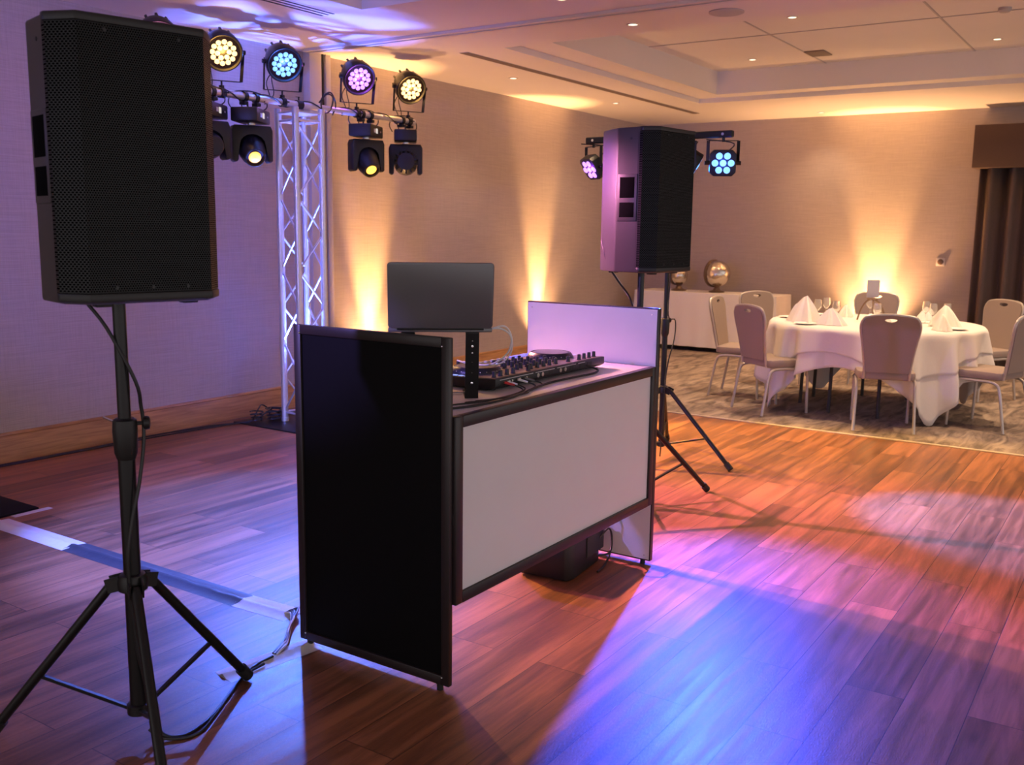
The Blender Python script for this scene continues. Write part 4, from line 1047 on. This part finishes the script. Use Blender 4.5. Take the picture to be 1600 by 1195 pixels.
downlight(10.3, -1.0, H+.30, 'added ceiling light at the far right of the tray, unseen, brightening the banquet side', 130)  # also added out of view, lifts the far part of the room
downlight(10.20, 3.80, H+.30, 'lit recessed ceiling light in the left of the ceiling tray', 130)
downlight(10.25, 1.48, H+.30, 'lit recessed ceiling light in the right of the ceiling tray', 130)
cspk = tag(MB().lathe([(.12, 0), (.12, -.006), (.108, -.010), (.001, -.012)], n=36).build('ceiling_speaker', 'grey_disc'), 'round grey flush speaker in the ceiling right of the track', 'ceiling speaker'); cspk.location = (6.60, 2.66, H-.0005)
v1 = thing('air_vent', 'long dark slot vent in the ceiling running above the left wall', 'vent', (9.4, 5.16, H))
MB().box(-2.45, 2.55, -.045, .045, -.004, -.0005).build('frame', 'grey_disc', v1)
MB().box(-2.44, 2.54, -.041, .041, -.006, -.0042).build('slot', mat('vent_slot', (.16, .12, .11), .8), v1)
v2 = thing('air_vent', 'triple slot ceiling vent left of the ceiling track at the top edge', 'vent', (4.2, 5.10, H))
MB().box(-1.2, 1.08, -.085, .085, -.003, -.0005).build('frame', 'ceiling', v2)
for y in (-.055, 0, .055): MB().box(-1.18, 1.06, y-.009, y+.009, -.006, -.0032).build('slot', 'dark_slot', v2)
v3 = thing('air_vent', 'square dark vent in the middle of the ceiling tray', 'vent', (10.15, 3.10, H+.30))
MB().box(-.15, .15, -.10, .10, -.012, -.0005, bev=.003).build('grid', mat('vent_grey', (.2, .16, .14), .7), v3)
sd = tag(MB().lathe([(.05, 0), (.05, -.02), (.035, -.035), (.002, -.038)], n=24).build('smoke_detector', 'grey_disc'), 'small round detector in the ceiling tray at the upper right', 'smoke detector'); sd.location = (8.9, 1.25, H+.2995)

# ------------------------------------------------------------------ warm uplighters standing at the walls
def uplighter(x, y, to, watts, deg, lab, spill=.2):
    s = thing('uplighter', lab, 'floor light', (x, y, .006))
    MB().lathe([(.075, 0), (.08, .01), (.08, .16), (.072, .17), (.068, .155), (.01, .155)], n=28).build('housing', 'black_plastic', s)
    MB().lathe([(.066, .156), (.001, .16)], n=24).build('lens', 'e_warmup', s)
    spot('wall_beam', (x, y, .19), to, (1, .50, .17), watts, deg, .85, .05, parent=s)
    spot('wall_spill', (x, y, .19), to, (1, .50, .20), watts*spill, 105, 1, .05, parent=s)
uplighter(7.05, 6.20, (7.05, 6.37, 2.2), 520, 34, 'floor uplighter washing the left wall, behind the booth left side')
uplighter(10.10, 6.20, (10.10, 6.37, 2.2), 560, 34, 'floor uplighter washing the left wall, behind the right loudspeaker side')
uplighter(12.85, 3.04, (13.01, 3.04, 2.2), 560, 34, 'floor uplighter washing the far wall behind the dining table', .6)

# ------------------------------------------------------------------ lighting stand out of frame at left (mirror of the right one)
G2 = 'flat square stage lights on the left hand stand'
tbar((.55, 3.6), 2.23, 'thin black tripod stand holding a lighting bar, out of frame at left', 'square black lighting crossbar out of frame at left', [
    (-.4, (.9, .2, -.6), 'e_cyan', (.14, .20, 1), 900, 40, (3.75, 4.15, 0), 'small square blue stage light out of frame at left'),
    (-.1, (.95, -.1, -.3), 'e_dim', (.35, .24, 1), 150, 40, (4.15, 2.35, 1.15), 'added small square violet light out of frame at left, tinting the booth'),  # unseen violet light added to turn the booth's right inner panel lilac
    (.2, (.9, .5, .1), 'e_cyan', (.13, .12, 1), 160, 62, (5.35, 6.4, 2.3), 'second small square blue stage light out of frame at left')],
    (0, 1, 0), 'lighting stand at left', G2, (0, 120, 240))
